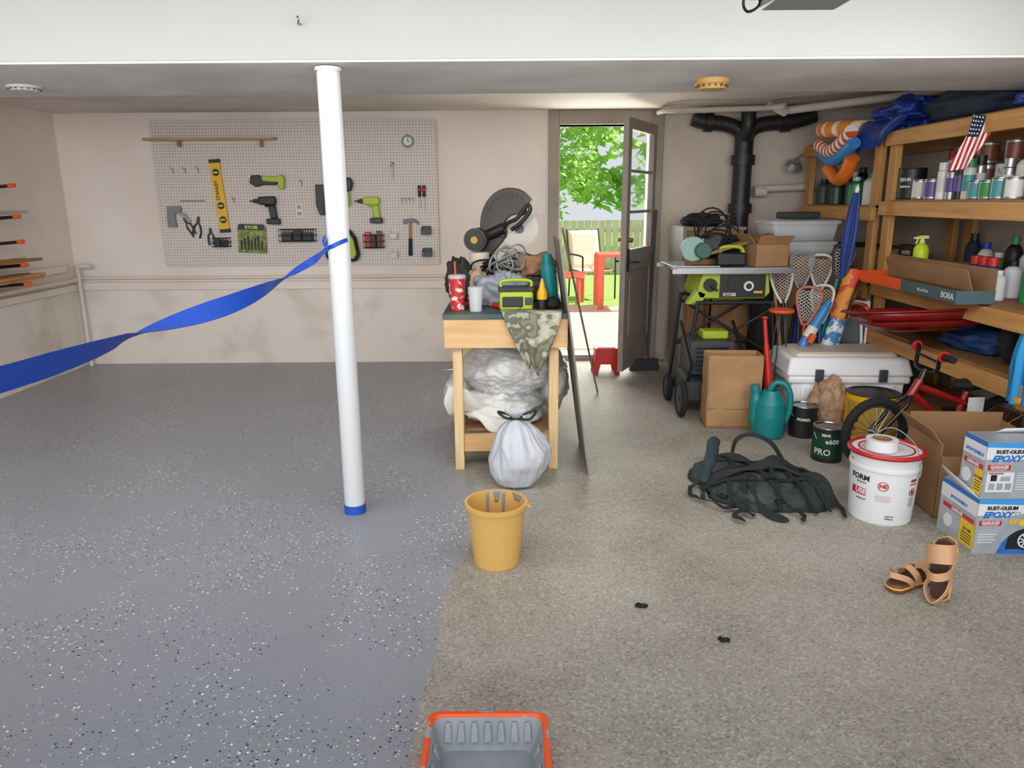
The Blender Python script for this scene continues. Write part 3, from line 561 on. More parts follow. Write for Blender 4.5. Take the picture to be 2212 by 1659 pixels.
# mitre saw
gm=mat('guard_metal','#4a413a',.5,.2,c2='#39322d',sc_=6)
t=thing('mitre_saw','mitre saw with bronze-grey guard and steel blade on the bench','saw',(0,4.62,BZ),(0,0,R(-12)))
G(gm).lathe([(0,0),(.15,0),(.15,.05),(0,.055)]).bb(-.25,.22,-.06,.1,0,.06).bb(-.24,.22,.06,.08,.06,.12).obj('base',t,bev=.004)
G(gm).tube(smooth([(-.1,.1,.05),(-.17,.1,.18),(-.20,.08,.30),(-.15,.06,.38),(-.05,.05,.44)]),[.055]*14+[.05]*11,12).prism([(-.24,.26),(-.12,.24),(-.02,.36),(-.03,.47),(-.13,.45)],.10,off=-.02).obj('arm',t,bev=.008)
g=G(mat('blade_steel','#bab4aa',.45,.2)); n=72; rg=[(.055+math.cos(2*math.pi*i/n)*(.118 if i%3 else .110),.405+math.sin(2*math.pi*i/n)*(.118 if i%3 else .110)) for i in range(n)]; g.prism(rg,.003,off=-.01); g.obj('blade',t)
G(dsteel).cyl((.055,-.03,.405),(.055,.01,.405),.028).obj('arbor',t)
sh=[(.0+.185*math.cos(R(a)),.42+.225*math.sin(R(a))) for a in range(44,206,6)]+[(.045+.085*math.cos(R(a)),.405+.085*math.sin(R(a))) for a in range(215,60,-10)]+[(.10,.50)]
g=G(gm,dsteel); g.prism(sh,.07,off=-.04)
for a in range(60,150,12): g.cyl((.0+.155*math.cos(R(a)),-.045,.42+.19*math.sin(R(a))),(.0+.155*math.cos(R(a)),-.038,.42+.19*math.sin(R(a))),.009,n=10,m=1)
g.obj('upper_guard',t,bev=.006)
G(gm,orange,black,brass).cyl((-.20,-.11,.34),(-.20,.09,.34),.07,n=28).cyl((-.20,-.122,.34),(-.20,-.11,.34),.056,n=28,m=2).cyl((-.20,-.128,.34),(-.20,-.12,.34),.022,m=3).obj('motor',t)
G(black).tube(smooth([(-.03,-.06,.41),(.0,-.08,.44),(.06,-.09,.47),(.12,-.09,.54),(.135,-.09,.51),(.08,-.09,.44),(.02,-.08,.40)]),.012,10).tube([(-.20,-.02,.34),(-.03,-.04,.41)],.035,10).obj('handle',t)
ps=mat('grey_panel','#8d867c',.7,c2='#7b746a',sc_=5)
g=G(ps); g.T=Matrix.Translation((.415,3.76,0))@Matrix.Rotation(R(-7.6),4,'Y'); g.bb(-.008,.001,0,.55,.002,1.26); g.obj('panel_board',label='thin grey sheet panel leaning against the workbench',cat='panel')
g=G(wood('dark_strip','#8a7a68','#6f6152',3,'Z')); g.band([V((.655,5.5,.012)),V((.315,4.6,1.27))],.035,(0,1,0),.012); g.obj('wooden_strip',label='long thin wooden strip leaning against the workbench',cat='wood strip')
t=thing('trash_bag','tied white plastic trash bag sitting on floor','trash bag',(.02,3.64,0))
def tb(u,v):
    a=u*2*math.pi; prof=[(0,.001),(.07,.003),(.11,.02),(.145,.07),(.165,.14),(.158,.20),(.13,.255),(.10,.30),(.065,.335),(.03,.36),(.022,.37),(.04,.385),(.06,.40)]
    k=v*(len(prof)-1); i=min(int(k),len(prof)-2); f_=k-i; r=prof[i][0]*(1-f_)+prof[i+1][0]*f_; z=prof[i][1]*(1-f_)+prof[i+1][1]*f_
    rip=1+.07*math.sin(a*3+1)*min(1,v*2)+(.10*math.sin(a*9+4*v)+.06*math.sin(a*17))*max(0,(v-.3))+.14*noise.noise(V((math.cos(a)*1.5,math.sin(a)*1.5,z*8)))-.13*abs(noise.noise(V((math.cos(a)*3.5+z*6,math.sin(a)*3.5,z*10))))
    return (math.cos(a)*r*rip+.015*math.sin(z*9),math.sin(a)*r*rip*.9,z)
g=G(bagw); g.soft=True; g.grid(tb,130,70).obj('bag',t)
g=G(mat('drawstring','#1f2a25',.5)); g.soft=True; g.tube([(math.cos(a*.4)*.029,math.sin(a*.4)*.029,.365) for a in range(16)],.006,closed=True).tube(smooth([(-.02,-.03,.365),(-.06,-.06,.385),(-.09,-.03,.405),(-.02,0,.375)]),.007).tube(smooth([(.02,-.03,.365),(.07,-.06,.375),(.10,-.0,.40),(.03,0,.38)]),.007).obj('drawstring',t)
# yellow bucket
t=thing('waste_bucket','yellow plastic bucket with grey paint drips','bucket',(-.068,2.79,0))
yb=mat('mustard_plastic','#d9ad62',.42)
G(yb).lathe([(0,.004),(.09,0),(.093,.006),(.118,.25),(.127,.252),(.128,.268),(.116,.268),(.089,.012),(0,.01)],n=48).obj('body',t)
gp=mat('grey_wet_paint','#8b8e92',.35); g=G(gp)
for a0,w,h in((75,10,.10),(90,16,.05),(110,8,.12),(40,30,.03)):
    g.grid(lambda u,v:(math.cos(R(a0+(u-.5)*w*(1-.5*v)))*(.1150-.027*v*h/.26),math.sin(R(a0+(u-.5)*w*(1-.5*v)))*(.1150-.027*v*h/.26),.267-h*v),6,6)
g.obj('paint_drip',t,solid=.0012)
G(yb).grid(lambda u,v:(.122+.022*v-.01*u,-.035+.05*u,.263+.006*math.sin(u*3.14)*v-.012*v),8,4).obj('pour_lip',t,solid=.004)
# paint tray
def rrect(w,h,z,r=.03,n=5,cy=0):
    o=[]
    for cx,c_y,a0 in((w-r,h-r,0),(-w+r,h-r,90),(-w+r,-h+r,180),(w-r,-h+r,270)):
        for i in range(n+1): a=R(a0+90*i/n); o.append((cx+r*math.cos(a),cy+c_y+r*math.sin(a),z))
    return o
def loft(g,lv,ms,cap0=None,cap1=None):
    n=len(lv[0])
    for k in range(len(lv)-1):
        g.raw(lv[k]+lv[k+1],[(i,(i+1)%n,n+(i+1)%n,n+i) for i in range(n)],ms[k])
    if cap0 is not None: g.raw(lv[0],[tuple(range(n))[::-1]],cap0)
    if cap1 is not None: g.raw(lv[-1],[tuple(range(n))],cap1)
    return g
t=thing('paint_tray','orange plastic paint tray coated in grey paint','paint tray',(-.072,1.49,0))
wetg=mat('wet_grey_paint','#868c93',.2,c2='#959ba2',sc_=9)
op=mat('orange_tray_splashed','#f0561a',.35,c2='#9a9fa4',sc_=13,ramp=(.55,.565)); opp=mat('orange_tray','#f0561a',.35)
g=G(op,opp)
loft(g,[rrect(.158,.262,.045,.03),rrect(.164,.272,.05,.035),rrect(.166,.275,.074,.035),rrect(.163,.272,.083,.033),rrect(.152,.260,.084,.03),rrect(.146,.252,.076,.03)],[1,1,0,0,0])
g.obj('rim',t)
g=G(wetg,op); loft(g,[rrect(.118,.205,.012,.03),rrect(.136,.236,.055,.03),rrect(.147,.253,.078,.03)],[0,0],0); loft(g,[rrect(.12,.207,.002,.03),rrect(.158,.262,.05,.03)],[1],1)
for i in range(7):
    x=-.108+i*.036; g.box((x,.228,.050),(.022,.016,.05),0,rot=(R(-32),0,0),tp=(.6,.6))
for s_ in(-1,1):
    for i in range(6): g.box((s_*.130,-.2+i*.07,.05),(.010,.024,.04),0,rot=(0,R(s_*18),0))
g.bb(-.08,.08,-.02,.12,.011,.015,0); g.bb(-.055,.055,.0,.10,.014,.018,0); g.obj('basin',t,bev=.004)
t=thing('step_stool','small red plastic step stool near the door','stool',(.80,6.2,0))
g=G(red); g.box((0,0,.215),(.19,.17,.022))
for s_ in(-1,1): g.prism([(-.115,0),(-.07,0),(-.05,.09),(.05,.09),(.07,0),(.115,0),(.088,.21),(-.088,.21)],.01,off=s_*.085-.005,m=0); g.prism([(-.10,0),(-.06,0),(-.045,.08),(.045,.08),(.06,0),(.10,0),(.08,.21),(-.08,.21)],.01,'yz',s_*.09-.005)
g.obj('body',t,bev=.003); G(red).box((0,0,.229),(.15,.13,.006)).obj('tread',t)
t=thing('push_broom','dark push broom leaning beside the door','broom',(1.10,6.28,0),(0,0,.1))
G(mat('bristle','#33343a',.8)).box((0.05,0,.05),(.26,.06,.1),tp=(.9,.5)).obj('bristles',t); G(dgrey).tube([(.08,0,.09),(.20,.33,1.35)],.012).obj('handle',t)
t=thing('wooden_cabinet','plain brown wooden cabinet with grey edge','cabinet',(1.40,6.0,0))
G(ply).bb(0,.46,.02,.50,0,1.2).obj('body',t,bev=.004); G(mat('grey_edge','#8a867e',.6)).bb(-.03,0,0,.52,0,1.23).bb(0,.47,-.0,.52,1.2,1.225).obj('edge_panel',t)
for x in(.03,.245): G(ply).bb(x,x+.19,.004,.02,.05,1.15).obj('door',t,bev=.003)
g=G(dblack); g.blob((1.57,6.25,1.27),(.17,.13,.07),.3,2.2,4,cr=.25,flat=1.227); g.obj('gym_bag',label='small black fabric bag on wooden cabinet',cat='bag')
# ---------------- table saw
t=thing('table_saw','lime green table saw on a folding black stand','table saw',(1.56,5.42,0))
G(lime).prism([(-.24,.76),(.22,.76),(.26,.80),(.24,.945),(-.22,.945),(-.26,.80)],.40,off=-.22).prism([(-.33,.72),(-.22,.72),(-.18,.80),(-.25,.83)],.08,off=-.22).obj('housing',t,bev=.012)
G(black,lime,offw,yellow).bb(-.10,.22,-.226,-.22,.77,.93).cyl((.0,-.236,.87),(.0,-.226,.87),.05,n=24).cyl((.10,-.235,.85),(.10,-.226,.85),.035,n=24,m=2).cyl((.10,-.24,.85),(.10,-.235,.85),.02,n=24,m=0).bb(.14,.20,-.229,-.226,.80,.815,3).text('RYOBI',.032,2,(-.03,-.2275,.79),off=.001).obj('control_panel',t)
G(mat('cast_table','#a2a5a5',.35,.7)).bb(-.42,.36,-.29,.28,.955,.985).obj('tabletop',t,bev=.004)
for y in(-.31,.28): G(steel).bb(-.45,.40,y,y+.02,.945,.975).obj('fence_rail',t)
G(black).cyl((-.17,-.25,.86),(-.17,-.22,.86),.045,n=24).tube([(-.17,-.26,.86),(-.14,-.27,.83),(-.14,-.30,.83)],.01).obj('crank_wheel',t)
for s_ in(-1,1):
    for y in(-.27,.25): G(black).tube([(s_*.26,y,.75),(s_*.33,y,0.012)],.013,10).obj('leg',t)
for y in(-.27,.25):
    G(black).tube([(-.27,y,.70),(.30,y,.36)],.01).tube([(.27,y,.70),(-.30,y,.36)],.01).tube([(-.30,y,.36),(.30,y,.36)],.01).tube([(-.27,y,.74),(.27,y,.74)],.013).obj('brace',t)
TZ=.986
t=thing('circular_saw','green and grey circular saw on table saw','circular saw',(1.30,5.25,TZ))
G(mat('pale_teal','#8fb0a8',.5)).cyl((-.03,-.03,.12),(-.03,.02,.12),.085,n=28).obj('guard',t,bev=.004); G(mat('dark_green_body','#2c5a44',.45),black).cyl((.03,-.08,.11),(.03,.10,.11),.055,m=0).prism([(.05,.1),(.14,.12),(.17,.2),(.13,.22),(.08,.19),(.04,.19)],.05,off=-.02,m=1).obj('motor',t,bev=.004); G(steel).bb(-.14,.15,-.07,.07,.0,.006).obj('base_plate',t)
t=thing('jigsaw','lime and black jigsaw lying on table saw','power tool',(1.53,5.22,TZ)); G(black).box((0,0,.05),(.2,.07,.09)).obj('body',t,bev=.012); G(lime).tube(smooth([(-.08,0,.08),(-.06,0,.13),(.06,0,.13),(.09,0,.08)]),.014).obj('grip',t)
g=G(card)
for (a,b_,c,d_,e,f_) in((-.12,.12,-.11,-.106,0,.15),(-.12,.12,.106,.11,0,.15),(-.12,-.116,-.11,.11,0,.15),(.116,.12,-.11,.11,0,.15),(-.12,.12,-.11,.11,0,.004)): g.bb(a,b_,c,d_,e,f_)
g.box((-.15,0,.185),(.004,.22,.1),rot=(0,R(-40),0)); g.box((.0,-.14,.18),(.24,.004,.09),rot=(R(45),0,0)); g.obj('cardboard_box',None,(1.78,5.26,TZ),(0,R(0),R(8)),label='open brown cardboard box on the table saw',cat='box')
for i,(x,y,w,l,rz,m,h_) in enumerate([(1.45,5.4,.06,.42,.3,ply,.04),(1.62,5.55,.05,.42,1.2,dgrey,.08),(1.32,5.55,.05,.36,1.5,black,.12),(1.52,5.52,.08,.3,.1,mat('dark_case','#2a2c2b',.6),.20)]):
    G(m).box((0,0,h_/2),(l,w,h_)).obj('scrap_wood' if m is ply else 'tool_case',None,(x,y,TZ),(0,0,rz),label='scrap timber offcut on the table saw' if m is ply else 'slim dark tool case on table saw',cat='offcut' if m is ply else 'tool case',bev=.003)
g=G(dblack)
for k in range(10):
    ph=k*1.1; g.tube([V((1.49+.12*math.cos(a*.35+ph)+.04*math.sin(k*2),5.34+.02*k,TZ+.12+.015*k+(.05+.01*k)*math.sin(a*.35+ph))) for a in range(18)],.006,6,closed=True)
g.obj('extension_cord',label='black power cord coiled on table saw',cat='cord')
G(ply).box((0,0,0),(.5,.09,.02)).obj('scrap_wood',None,(1.60,5.28,TZ+.15),(0,R(-14),R(12)),label='scrap board propped across the saw clutter',cat='offcut')
t=thing('wooden_crate','tall open brown wooden crate behind the saw','crate',(1.72,5.80,.0)); g=G(ply)
for x in(-.16,.15): g.bb(x,x+.012,0,.15,0,.86)
g.bb(-.16,.162,0,.012,0,.86); g.bb(-.16,.162,.138,.15,0,.86); g.bb(-.16,.162,0,.15,0,.012); g.obj('body',t); G(pinex).bb(-.165,.167,-.012,0,.78,.86).obj('slat',t)
g=G(dblack); g.blob((1.90,5.50,.45),(.09,.12,.45),.25,1.8,41,cr=.15,flat=.001,fc=.1); g.obj('gear_bag',label='tall dark fabric gear bag standing beside the saw',cat='bag')
# mower
t=thing('lawn_mower','black cordless lawn mower with lime battery on floor','lawn mower',(1.60,5.06,0),(0,0,R(90)))
G(mat('mower_deck','#303234',.6)).prism([(-.2,.1),(-.17,.24),(.0,.28),(.22,.27),(.26,.1)],.40,off=.02).obj('deck',t,bev=.02)
g=G(dgrey,black); g.bb(-.10,.2,.08,.38,.27,.50)
for k in range(6): g.bb(-.106,-.10,.12,.34,.30+k*.03,.312+k*.03,1)
g.obj('motor_housing',t,bev=.01); G(lime).bb(-.02,.12,.1,.28,.50,.56).obj('battery',t,bev=.015)
for x in(-.19,.24):
    for y in(-.02,.45):
        r=.13 if x<0 else .1
        w=thing('wheel',None,None,(x,y,r),parent=t)
        G(rubber).tube([(math.cos(a*.2618)*(r-.022),0,math.sin(a*.2618)*(r-.022)) for a in range(24)],.022,10,closed=True).obj('tire',w); G(dgrey).cyl((0,-.015,0),(0,.015,0),r-.035,n=24).cyl((0,-.025,0),(0,.025,0),.02).obj('hub',w)
for y in(.03,.40): G(dsteel).tube([(-.15,y,.22),(-.22,y,.36),(.15,y,.60)],.012).obj('handle_tube',t)
t=thing('paper_bag','tall brown kraft paper yard bag on floor','paper bag',(1.43,4.68,0),(0,0,-.05))
g=G(kraft)
def pbag(u,v):
    k=u*4; i=int(k)%4; f_=k-int(k); w=.17; d_=.09; cs=[(-w,-d_),(w,-d_),(w,d_),(-w,d_)]; a=cs[i]; b_=cs[(i+1)%4]
    x=a[0]+(b_[0]-a[0])*f_; y=a[1]+(b_[1]-a[1])*f_
    return (x+.006*noise.noise(V((x*9,y*9,v*5))),y+.012*noise.noise(V((x*12,v*6,3))),.48*v)
g.grid(pbag,48,20); g.bb(-.165,.165,-.085,.085,.001,.004); g.obj('bag_body',t,solid=.002)
G(kraft).grid(lambda u,v:(-.17+.34*u,-.094-.004*math.sin(u*20),.13+.004*math.sin(u*9)+.008*v),20,1).obj('fold_line',t,solid=.001)
t=thing('watering_can','tall teal plastic watering can on the concrete','watering can',(1.60,4.42,0),(0,0,R(-20)))
G(teal).lathe([(0,.002),(.085,0),(.094,.02),(.096,.14),(.088,.22),(.06,.27),(.045,.30),(.04,.30),(.04,.26)],n=32).obj('body',t)
G(teal).tube(smooth([(-.01,0,.29),(.02,0,.345),(.075,0,.34),(.11,0,.28),(.112,0,.17),(.085,0,.10)]),.018,10).obj('handle',t)
G(teal).tube(smooth([(-.06,0,.04),(-.085,0,.15),(-.088,0,.26),(-.10,0,.325)]),[.045]*6+[.038]*6+[.028]*7,10).obj('spout',t)
def can(name,lab,x,y,z,r,h,mb,ml,txt=None,mt=None,lidm=steel,handle=True,group=None,cat='paint can'):
    t=thing(name,lab,cat,(x,y,z),group=group)
    G(mb).lathe([(0,.001),(r*.97,0),(r,.006),(r,h-.008),(r*.96,h-.003)],n=30).obj('body',t)
    G(lidm).lathe([(r,h-.008),(r*1.03,h-.004),(r*1.02,h),(r*.9,h),(r*.86,h-.006),(0,h-.006)],n=30).obj('lid',t)
    g=G(ml,mt or black)
    g.raw([(math.cos(R(a))*(r+.0006),math.sin(R(a))*(r+.0006),zz) for zz in(h*.12,h*.86) for a in range(-180,-9,10)],[(i,i+1,18+i+1,18+i) for i in range(17)])
    for k,(s_,sz,dz,dp) in enumerate(txt or []): g.text(s_,sz,1,cyl=(0,0,h*dz,r+.0012,-90+dp-20),off=.0006,ext=.0004)
    g.obj('paper_label',t)
    if handle: G(steel).tube([(math.cos(a*.3142)*r*1.03,-.01-abs(math.sin(a*.3142))*r*.6,h*.82-math.sin(a*.3142)*r*.9) for a in range(11)],.0022,6).obj('bail_handle',t)
    return t
can('paint_can','black paint can with white lettering on floor',1.82,4.44,0,.083,.2,black,black,[('PRIMER',.025,.6,0)],offw)
can('paint_can','black and green exterior paint can on floor',1.79,4.0,0,.083,.2,black,mat('dark_green_label','#123a2b',.4),[('e600',.038,.62,14),('BEHR',.02,.8,-10),('PRO',.05,.3,-22)],white)
can('compound_bucket','yellow and black plastic pail behind bicycle wheel',2.2,4.36,0,.15,.30,yellow,mat('dull_yellow','#b08c34',.5),[('20',.07,.5,-45),('LBS',.03,.3,-45)],black,lidm=black,cat='bucket')
g=G(mat('brown_film','#c09b7c',.4,sub=.25,bump=.3,bs=18)); g.blob((2.0,4.5,.15),(.13,.10,.20),.25,1.8,9,nu=70,nv=44,cr=.1,flat=.002,fc=.16); g.obj('shopping_bag',label='crumpled brown plastic shopping bag on floor',cat='bag')
t=thing('cooler','large white hard cooler with tan trimmed lid','cooler',(2.17,4.62,0),(0,0,R(-3)))
cw=mat('cooler_white','#f2f3f4',.4)
g=G(cw); g.box((0,.24,.165),(.68,.42,.33),tp=(1.07,1.05)); g.bb(-.385,.385,-.0,.48,.28,.33)
for x in(-.25,-.02,.25): g.box((x,.02,.15),(.10,.03,.24))
g.obj('body',t,bev=.02)
g=G(cw,mat('cooler_tan','#e3d6c6',.5)); g.box((0,.24,.39),(.80,.50,.12),tp=(.93,.86)); g.box((0,.24,.458),(.66,.36,.03),1,tp=(.94,.9)); g.obj('lid',t,bev=.03)
for x in(-.2,.2): G(dgrey).box((x,-.02,.34),(.05,.02,.08)).obj('latch',t,bev=.004)
G(dgrey).tube(smooth([(-.39,.1,.3),(-.42,.12,.24),(-.42,.36,.24),(-.39,.38,.3)]),.01).obj('carry_handle',t)
def tote(name,lab,loc,w,d_,h,m,ml,rz=0,group=None):
    t=thing(name,lab,'storage bin',loc,(0,0,rz),group=group); g=G(m); loft(g,[rrect(w*.45,d_*.45,.0,.02),rrect(w*.5,d_*.5,h,.03)],[0],0); g.obj('tub',t,solid=.003)
    g=G(ml); loft(g,[rrect(w*.53,d_*.53,h-.012,.03),rrect(w*.53,d_*.53,h+.008,.03),rrect(w*.48,d_*.48,h+.016,.03)],[0,0],None,0); g.obj('lid',t); return t
G(card).box((0,0,.51),(.40,.38,1.02)).obj('cardboard_box',None,(2.22,5.75,0),label='tall brown cardboard box against the shelving',cat='box',bev=.003)
tote('storage_tote','clear plastic bin stacked on a cardboard box',(2.18,5.74,1.022),.46,.36,.10,clearp,clearp,0,'clear stacked bins')
tote('storage_tote','upper clear plastic bin with white lid',(2.16,5.72,1.142),.50,.36,.13,clearp,clearp,.05,'clear stacked bins')
G(mat('dark_base','#2b3234',.7)).box((0,0,0),(.26,.2,.05)).obj('tool_case',None,(2.14,5.66,1.32),(0,0,.1),label='flat dark tool case resting on clear bins',cat='tool case',bev=.015)

# ---------------- shelving
def shelving(y0,y1,levels,lab):
    t=thing('shelving_unit',lab,'shelving',(2.5,y0,0)); L_=y1-y0
    for y in(0,L_-.09):
        for x in(0,.56): G(pinez).bb(x,x+.04,y,y+.09,0,1.86).obj('post',t,bev=.003)
    for z in levels:
        G(pine).bb(-.036,0,-.03,L_+.0,z-.09,z).obj('front_rail',t,bev=.003)
        G(ply).bb(.002,.6,.0,L_,z-.004,z+.012).obj('shelf_board',t)
        G(pine).bb(.6,.636,0,L_,z-.09,z).obj('back_rail',t,bev=.003)
shelving(2.62,5.10,[1.86,1.42,.89,.56,.14],'long pine lumber storage shelving along the wall')
shelving(5.22,6.5,[1.86,1.38,.85,.4],'far pine lumber shelving unit near the back wall')
def bottle(name,lab,x,y,z,r,h,mb,mc,cat='bottle',neck=.45,group=None,nz=False):
    t=thing(name,lab,cat,(x,y,z),group=group)
    G(mb).lathe([(0,.001),(r*.95,0),(r,.006),(r,h*.72),(r*.8,h*.8),(r*neck,h*.86)],n=22).obj('body',t)
    if nz:
        G(mc).lathe([(r*neck,h*.86),(r*neck,h*.9),(r*.25,h*.92),(r*.25,h*.95)],n=16).prism([(-.05,h*.93),(-.05,h*.97),(-.01,h),(.03,h),(.035,h*.94)],.025,off=-.0125).prism([(-.03,h*.93),(-.025,h*.93),(-.035,h*.84),(-.042,h*.84)],.012,off=-.006).obj('spray_trigger',t)
    else: G(mc).lathe([(r*neck,h*.86),(r*(neck+.08),h*.86),(r*(neck+.08),h),(0,h)],n=18).obj('cap',t)
    return t
def aero(lab,x,y,z,h,mb,mc,ml,r=.032,group='aerosol cans on the shelf',txt=None):
    t=thing('spray_can',lab,'spray can',(x,y,z),group=group)
    G(mb).lathe([(0,.001),(r,0),(r,h*.76),(r*.7,h*.81)],n=20).obj('body',t); G(mc).lathe([(r*.9,h*.79),(r*.9,h),(0,h)],n=20).obj('cap',t)
    g=G(ml,white); g.lathe([(r+.0006,h*.2),(r+.0006,h*.6)],n=20)
    if txt: g.text(txt,.02,1,cyl=(0,0,h*.4,r+.001,-130),off=.0005,ext=.0004)
    g.obj('paper_label',t)
S2=1.433
whl=mat('label_white','#d0cec8',.4); tel=mat('label_teal','#3f8f92',.4); brn=mat('label_brown','#7a3b2a',.4); prp=mat('label_purple','#5b4a8c',.4); gry=mat('tin','#a5a7a8',.35,.7); grn=mat('label_green','#2f8a4c',.4)
gp_='cans on the upper shelf'
can('paint_can','large black paint can with white lettering on shelf',2.60,4.97,S2,.083,.195,black,black,[('BEHR',.03,.62,-35),('PREMIUM',.016,.4,-35)],white,lidm=black,group=gp_)
can('paint_can','black gallon paint can on shelf',2.78,4.80,S2,.083,.195,black,black,group=gp_)
can('paint_can','small white and teal quart can on shelf',2.57,4.80,S2,.05,.12,gry,whl,group=gp_,handle=False)
bottle('plastic_jug','white plastic jug on shelf',2.68,4.62,S2,.065,.28,whl,black,neck=.35,group=gp_)
can('paint_can','small quart paint can with purple label on shelf',2.57,4.66,S2,.05,.12,gry,prp,group=gp_,handle=False)
can('paint_can','grey tin can with red label on shelf',2.75,4.45,S2,.083,.195,gry,brn,group=gp_)
aero('white spray paint can on shelf',2.57,4.56,S2,.21,white,white,whl)
aero('silver spray paint can with grey cap on shelf',2.58,4.48,S2,.2,gry,dgrey,prp)
aero('black spray paint can with purple label',2.58,4.40,S2,.22,black,black,prp)
aero('spray paint can with green cap on shelf',2.58,4.32,S2,.22,whl,grn,tel)
aero('grey spray paint can on shelf',2.66,4.36,S2,.24,gry,black,whl)
can('paint_can','small pale quart can on shelf',2.57,4.22,S2,.045,.10,gry,tel,group=gp_,handle=False)
can('paint_can','white gallon paint can on shelf',2.76,4.23,S2,.083,.195,white,whl,[('PAINT',.03,.55,-35)],group=gp_)
can('paint_can','green-labelled quart can on shelf',2.57,4.12,S2,.045,.10,gry,grn,group=gp_,handle=False)
can('paint_can','small tin can on top of another can',2.76,4.23,S2+.197,.05,.12,gry,brn,group=gp_,handle=False)
can('paint_can','small tin with red label stacked on can',2.78,4.80,S2+.197,.05,.11,black,red,group=gp_,handle=False)
can('paint_can','dark quart can stacked on larger can',2.75,4.45,S2+.197,.055,.12,gry,brn,group=gp_,handle=False)
aero('tall silver spray can on shelf',2.66,4.10,S2,.21,gry,gry,whl)
bottle('plastic_jug','off-white solvent jug on shelf',2.68,3.98,S2,.055,.24,offw,white,neck=.4,group=gp_)
can('paint_can','teal-labelled quart can on shelf',2.56,4.0,S2,.045,.11,gry,tel,group=gp_,handle=False)
can('paint_can','small grey tin on shelf',2.56,3.89,S2,.045,.11,gry,whl,group=gp_,handle=False)
aero('tall white spray can on shelf',2.60,3.79,S2,.27,white,white,whl,.036)
can('paint_can','black paint can at the end of the shelf',2.80,3.86,S2,.083,.195,black,grn,group=gp_)
can('paint_can','dark quart tin stacked at shelf end',2.80,3.86,S2+.197,.06,.13,black,grn,group=gp_,handle=False)
can('paint_can','white paint can near the shelf end',2.62,3.64,S2,.083,.195,white,brn,group=gp_)
for i in range(7):
    y=3.72+.19*i; can('paint_can','gallon paint can at back of upper shelf',2.98,y,S2,.083,.195,[gry,black,white][i%3],[brn,grn,whl,navy,prp,tel,red][i],group='paint cans at the back of the shelf',handle=False)
    if i%2==0: can('paint_can','small tin stacked at back of upper shelf',2.98,y,S2+.197,.05,.11,[black,gry][i%4//2],[navy,brn,grn,whl][i//2],group='paint cans at the back of the shelf',handle=False)
S3=.903
G(black,whl).bb(-.03,.03,-.1,.1,0,.24).text('HOPPE',.035,1,(-.031,0,.19),'l').text('9',.05,1,(-.031,0,.12),'l').obj('cleaning_kit_box',None,(2.62,4.92,S3),label='black gun cleaning kit box with white lettering',cat='box',bev=.002)
bottle('spray_bottle','lime green spray bottle with pale trigger',2.58,4.72,S3,.045,.31,mat('lime_liquid','#c4dc2c',.25),mat('pale_lime','#dfe98c',.4),neck=.35,nz=True)
G(card).bb(-.09,.09,-.14,.14,0,.16).obj('cardboard_box',None,(2.68,4.45,S3),label='small brown cardboard box on the shelf',cat='box',bev=.002)
G(dgrey).bb(-.1,.1,-.1,.1,0,.13).obj('tool_case',None,(2.85,4.75,S3),label='dark grey case on the shelf',cat='tool case',bev=.01)
wdb=mat('can_blue','#17357f',.35)
for i,(x,y) in enumerate(((2.64,4.24),(2.64,4.165),(2.64,4.09))): aero('blue and yellow lubricant can with red cap',x,y,S3,.22,wdb,red,yellow,.033,txt='WD-40',group='lubricant cans on the shelf')
bottle('plastic_jug','white squeeze bottle on shelf',2.76,4.1,S3,.045,.2,white,black)
bottle('plastic_jug','white round bottle on shelf',2.62,4.0,S3,.04,.16,white,white)
bottle('plastic_jug','bright green bottle on shelf',2.70,3.86,S3,.04,.22,mat('green_bottle','#1f8a4c',.35),white)
for i in range(9): bottle('plastic_jug','assorted bottle at back of shelf',2.92,3.7+.13*i,S3,.045,.22+.05*(i%3),[white,gry,black,dgrey,whl,black,grn,offw,navy][i],[black,red,white,yellow,red,grn,white,blue,black][i],group='bottles at the back of the shelf')
t=thing('long_carton','long open cardboard carton with orange and slate side','box',(2.42,4.42,.903),(0,0,R(-1)))
g=G(card,orange,mat('carton_slate','#4a6066',.5),whl)
g.bb(-.10,.10,-.58,.58,.0,.006); g.bb(.096,.10,-.58,.58,0,.18); g.bb(-.10,-.096,.0,.58,0,.07,1); g.bb(-.10,-.096,-.58,.0,0,.07,2); g.bb(-.10,.1,-.584,-.58,0,.07,2); g.bb(-.1,.1,.58,.584,0,.07,1)
g.text('BORA',.045,3,(-.1012,-.50,.035),'l',off=.001); g.text('Wood Rock',.024,3,(-.1012,-.25,.035),'l')
g.obj('tray',t); g=G(card); g.box((-.02,-.1,.12),(.004,.9,.12),rot=(0,R(-20),0)); g.obj('flap',t)
for i,(x,y,m,mc,h) in enumerate([(2.58,6.3,dgrey,black,.2),(2.6,6.15,black,grey,.22),(2.57,6.02,mat('bottle_dark_green','#25402f',.4),dgrey,.18),(2.62,5.86,dgrey,white,.24),(2.57,5.7,grn,white,.2),(2.75,6.0,black,black,.28),(2.75,6.25,black,black,.3),(2.6,5.52,offw,grn,.22)]):
    bottle('plastic_jug','dark garden product bottle on far shelf',x,y,1.393,.055,h,m,mc,group='bottles on the far shelf')
for i,(y,m) in enumerate([(6.2,dgrey),(5.87,navy),(5.55,card)]): G(m).bb(-.2,.2,-.14,.14,0,.22).obj('storage_crate',None,(2.8,y,.863),label='storage crate on far shelf',cat='crate',group='crates on the far shelf',bev=.01)
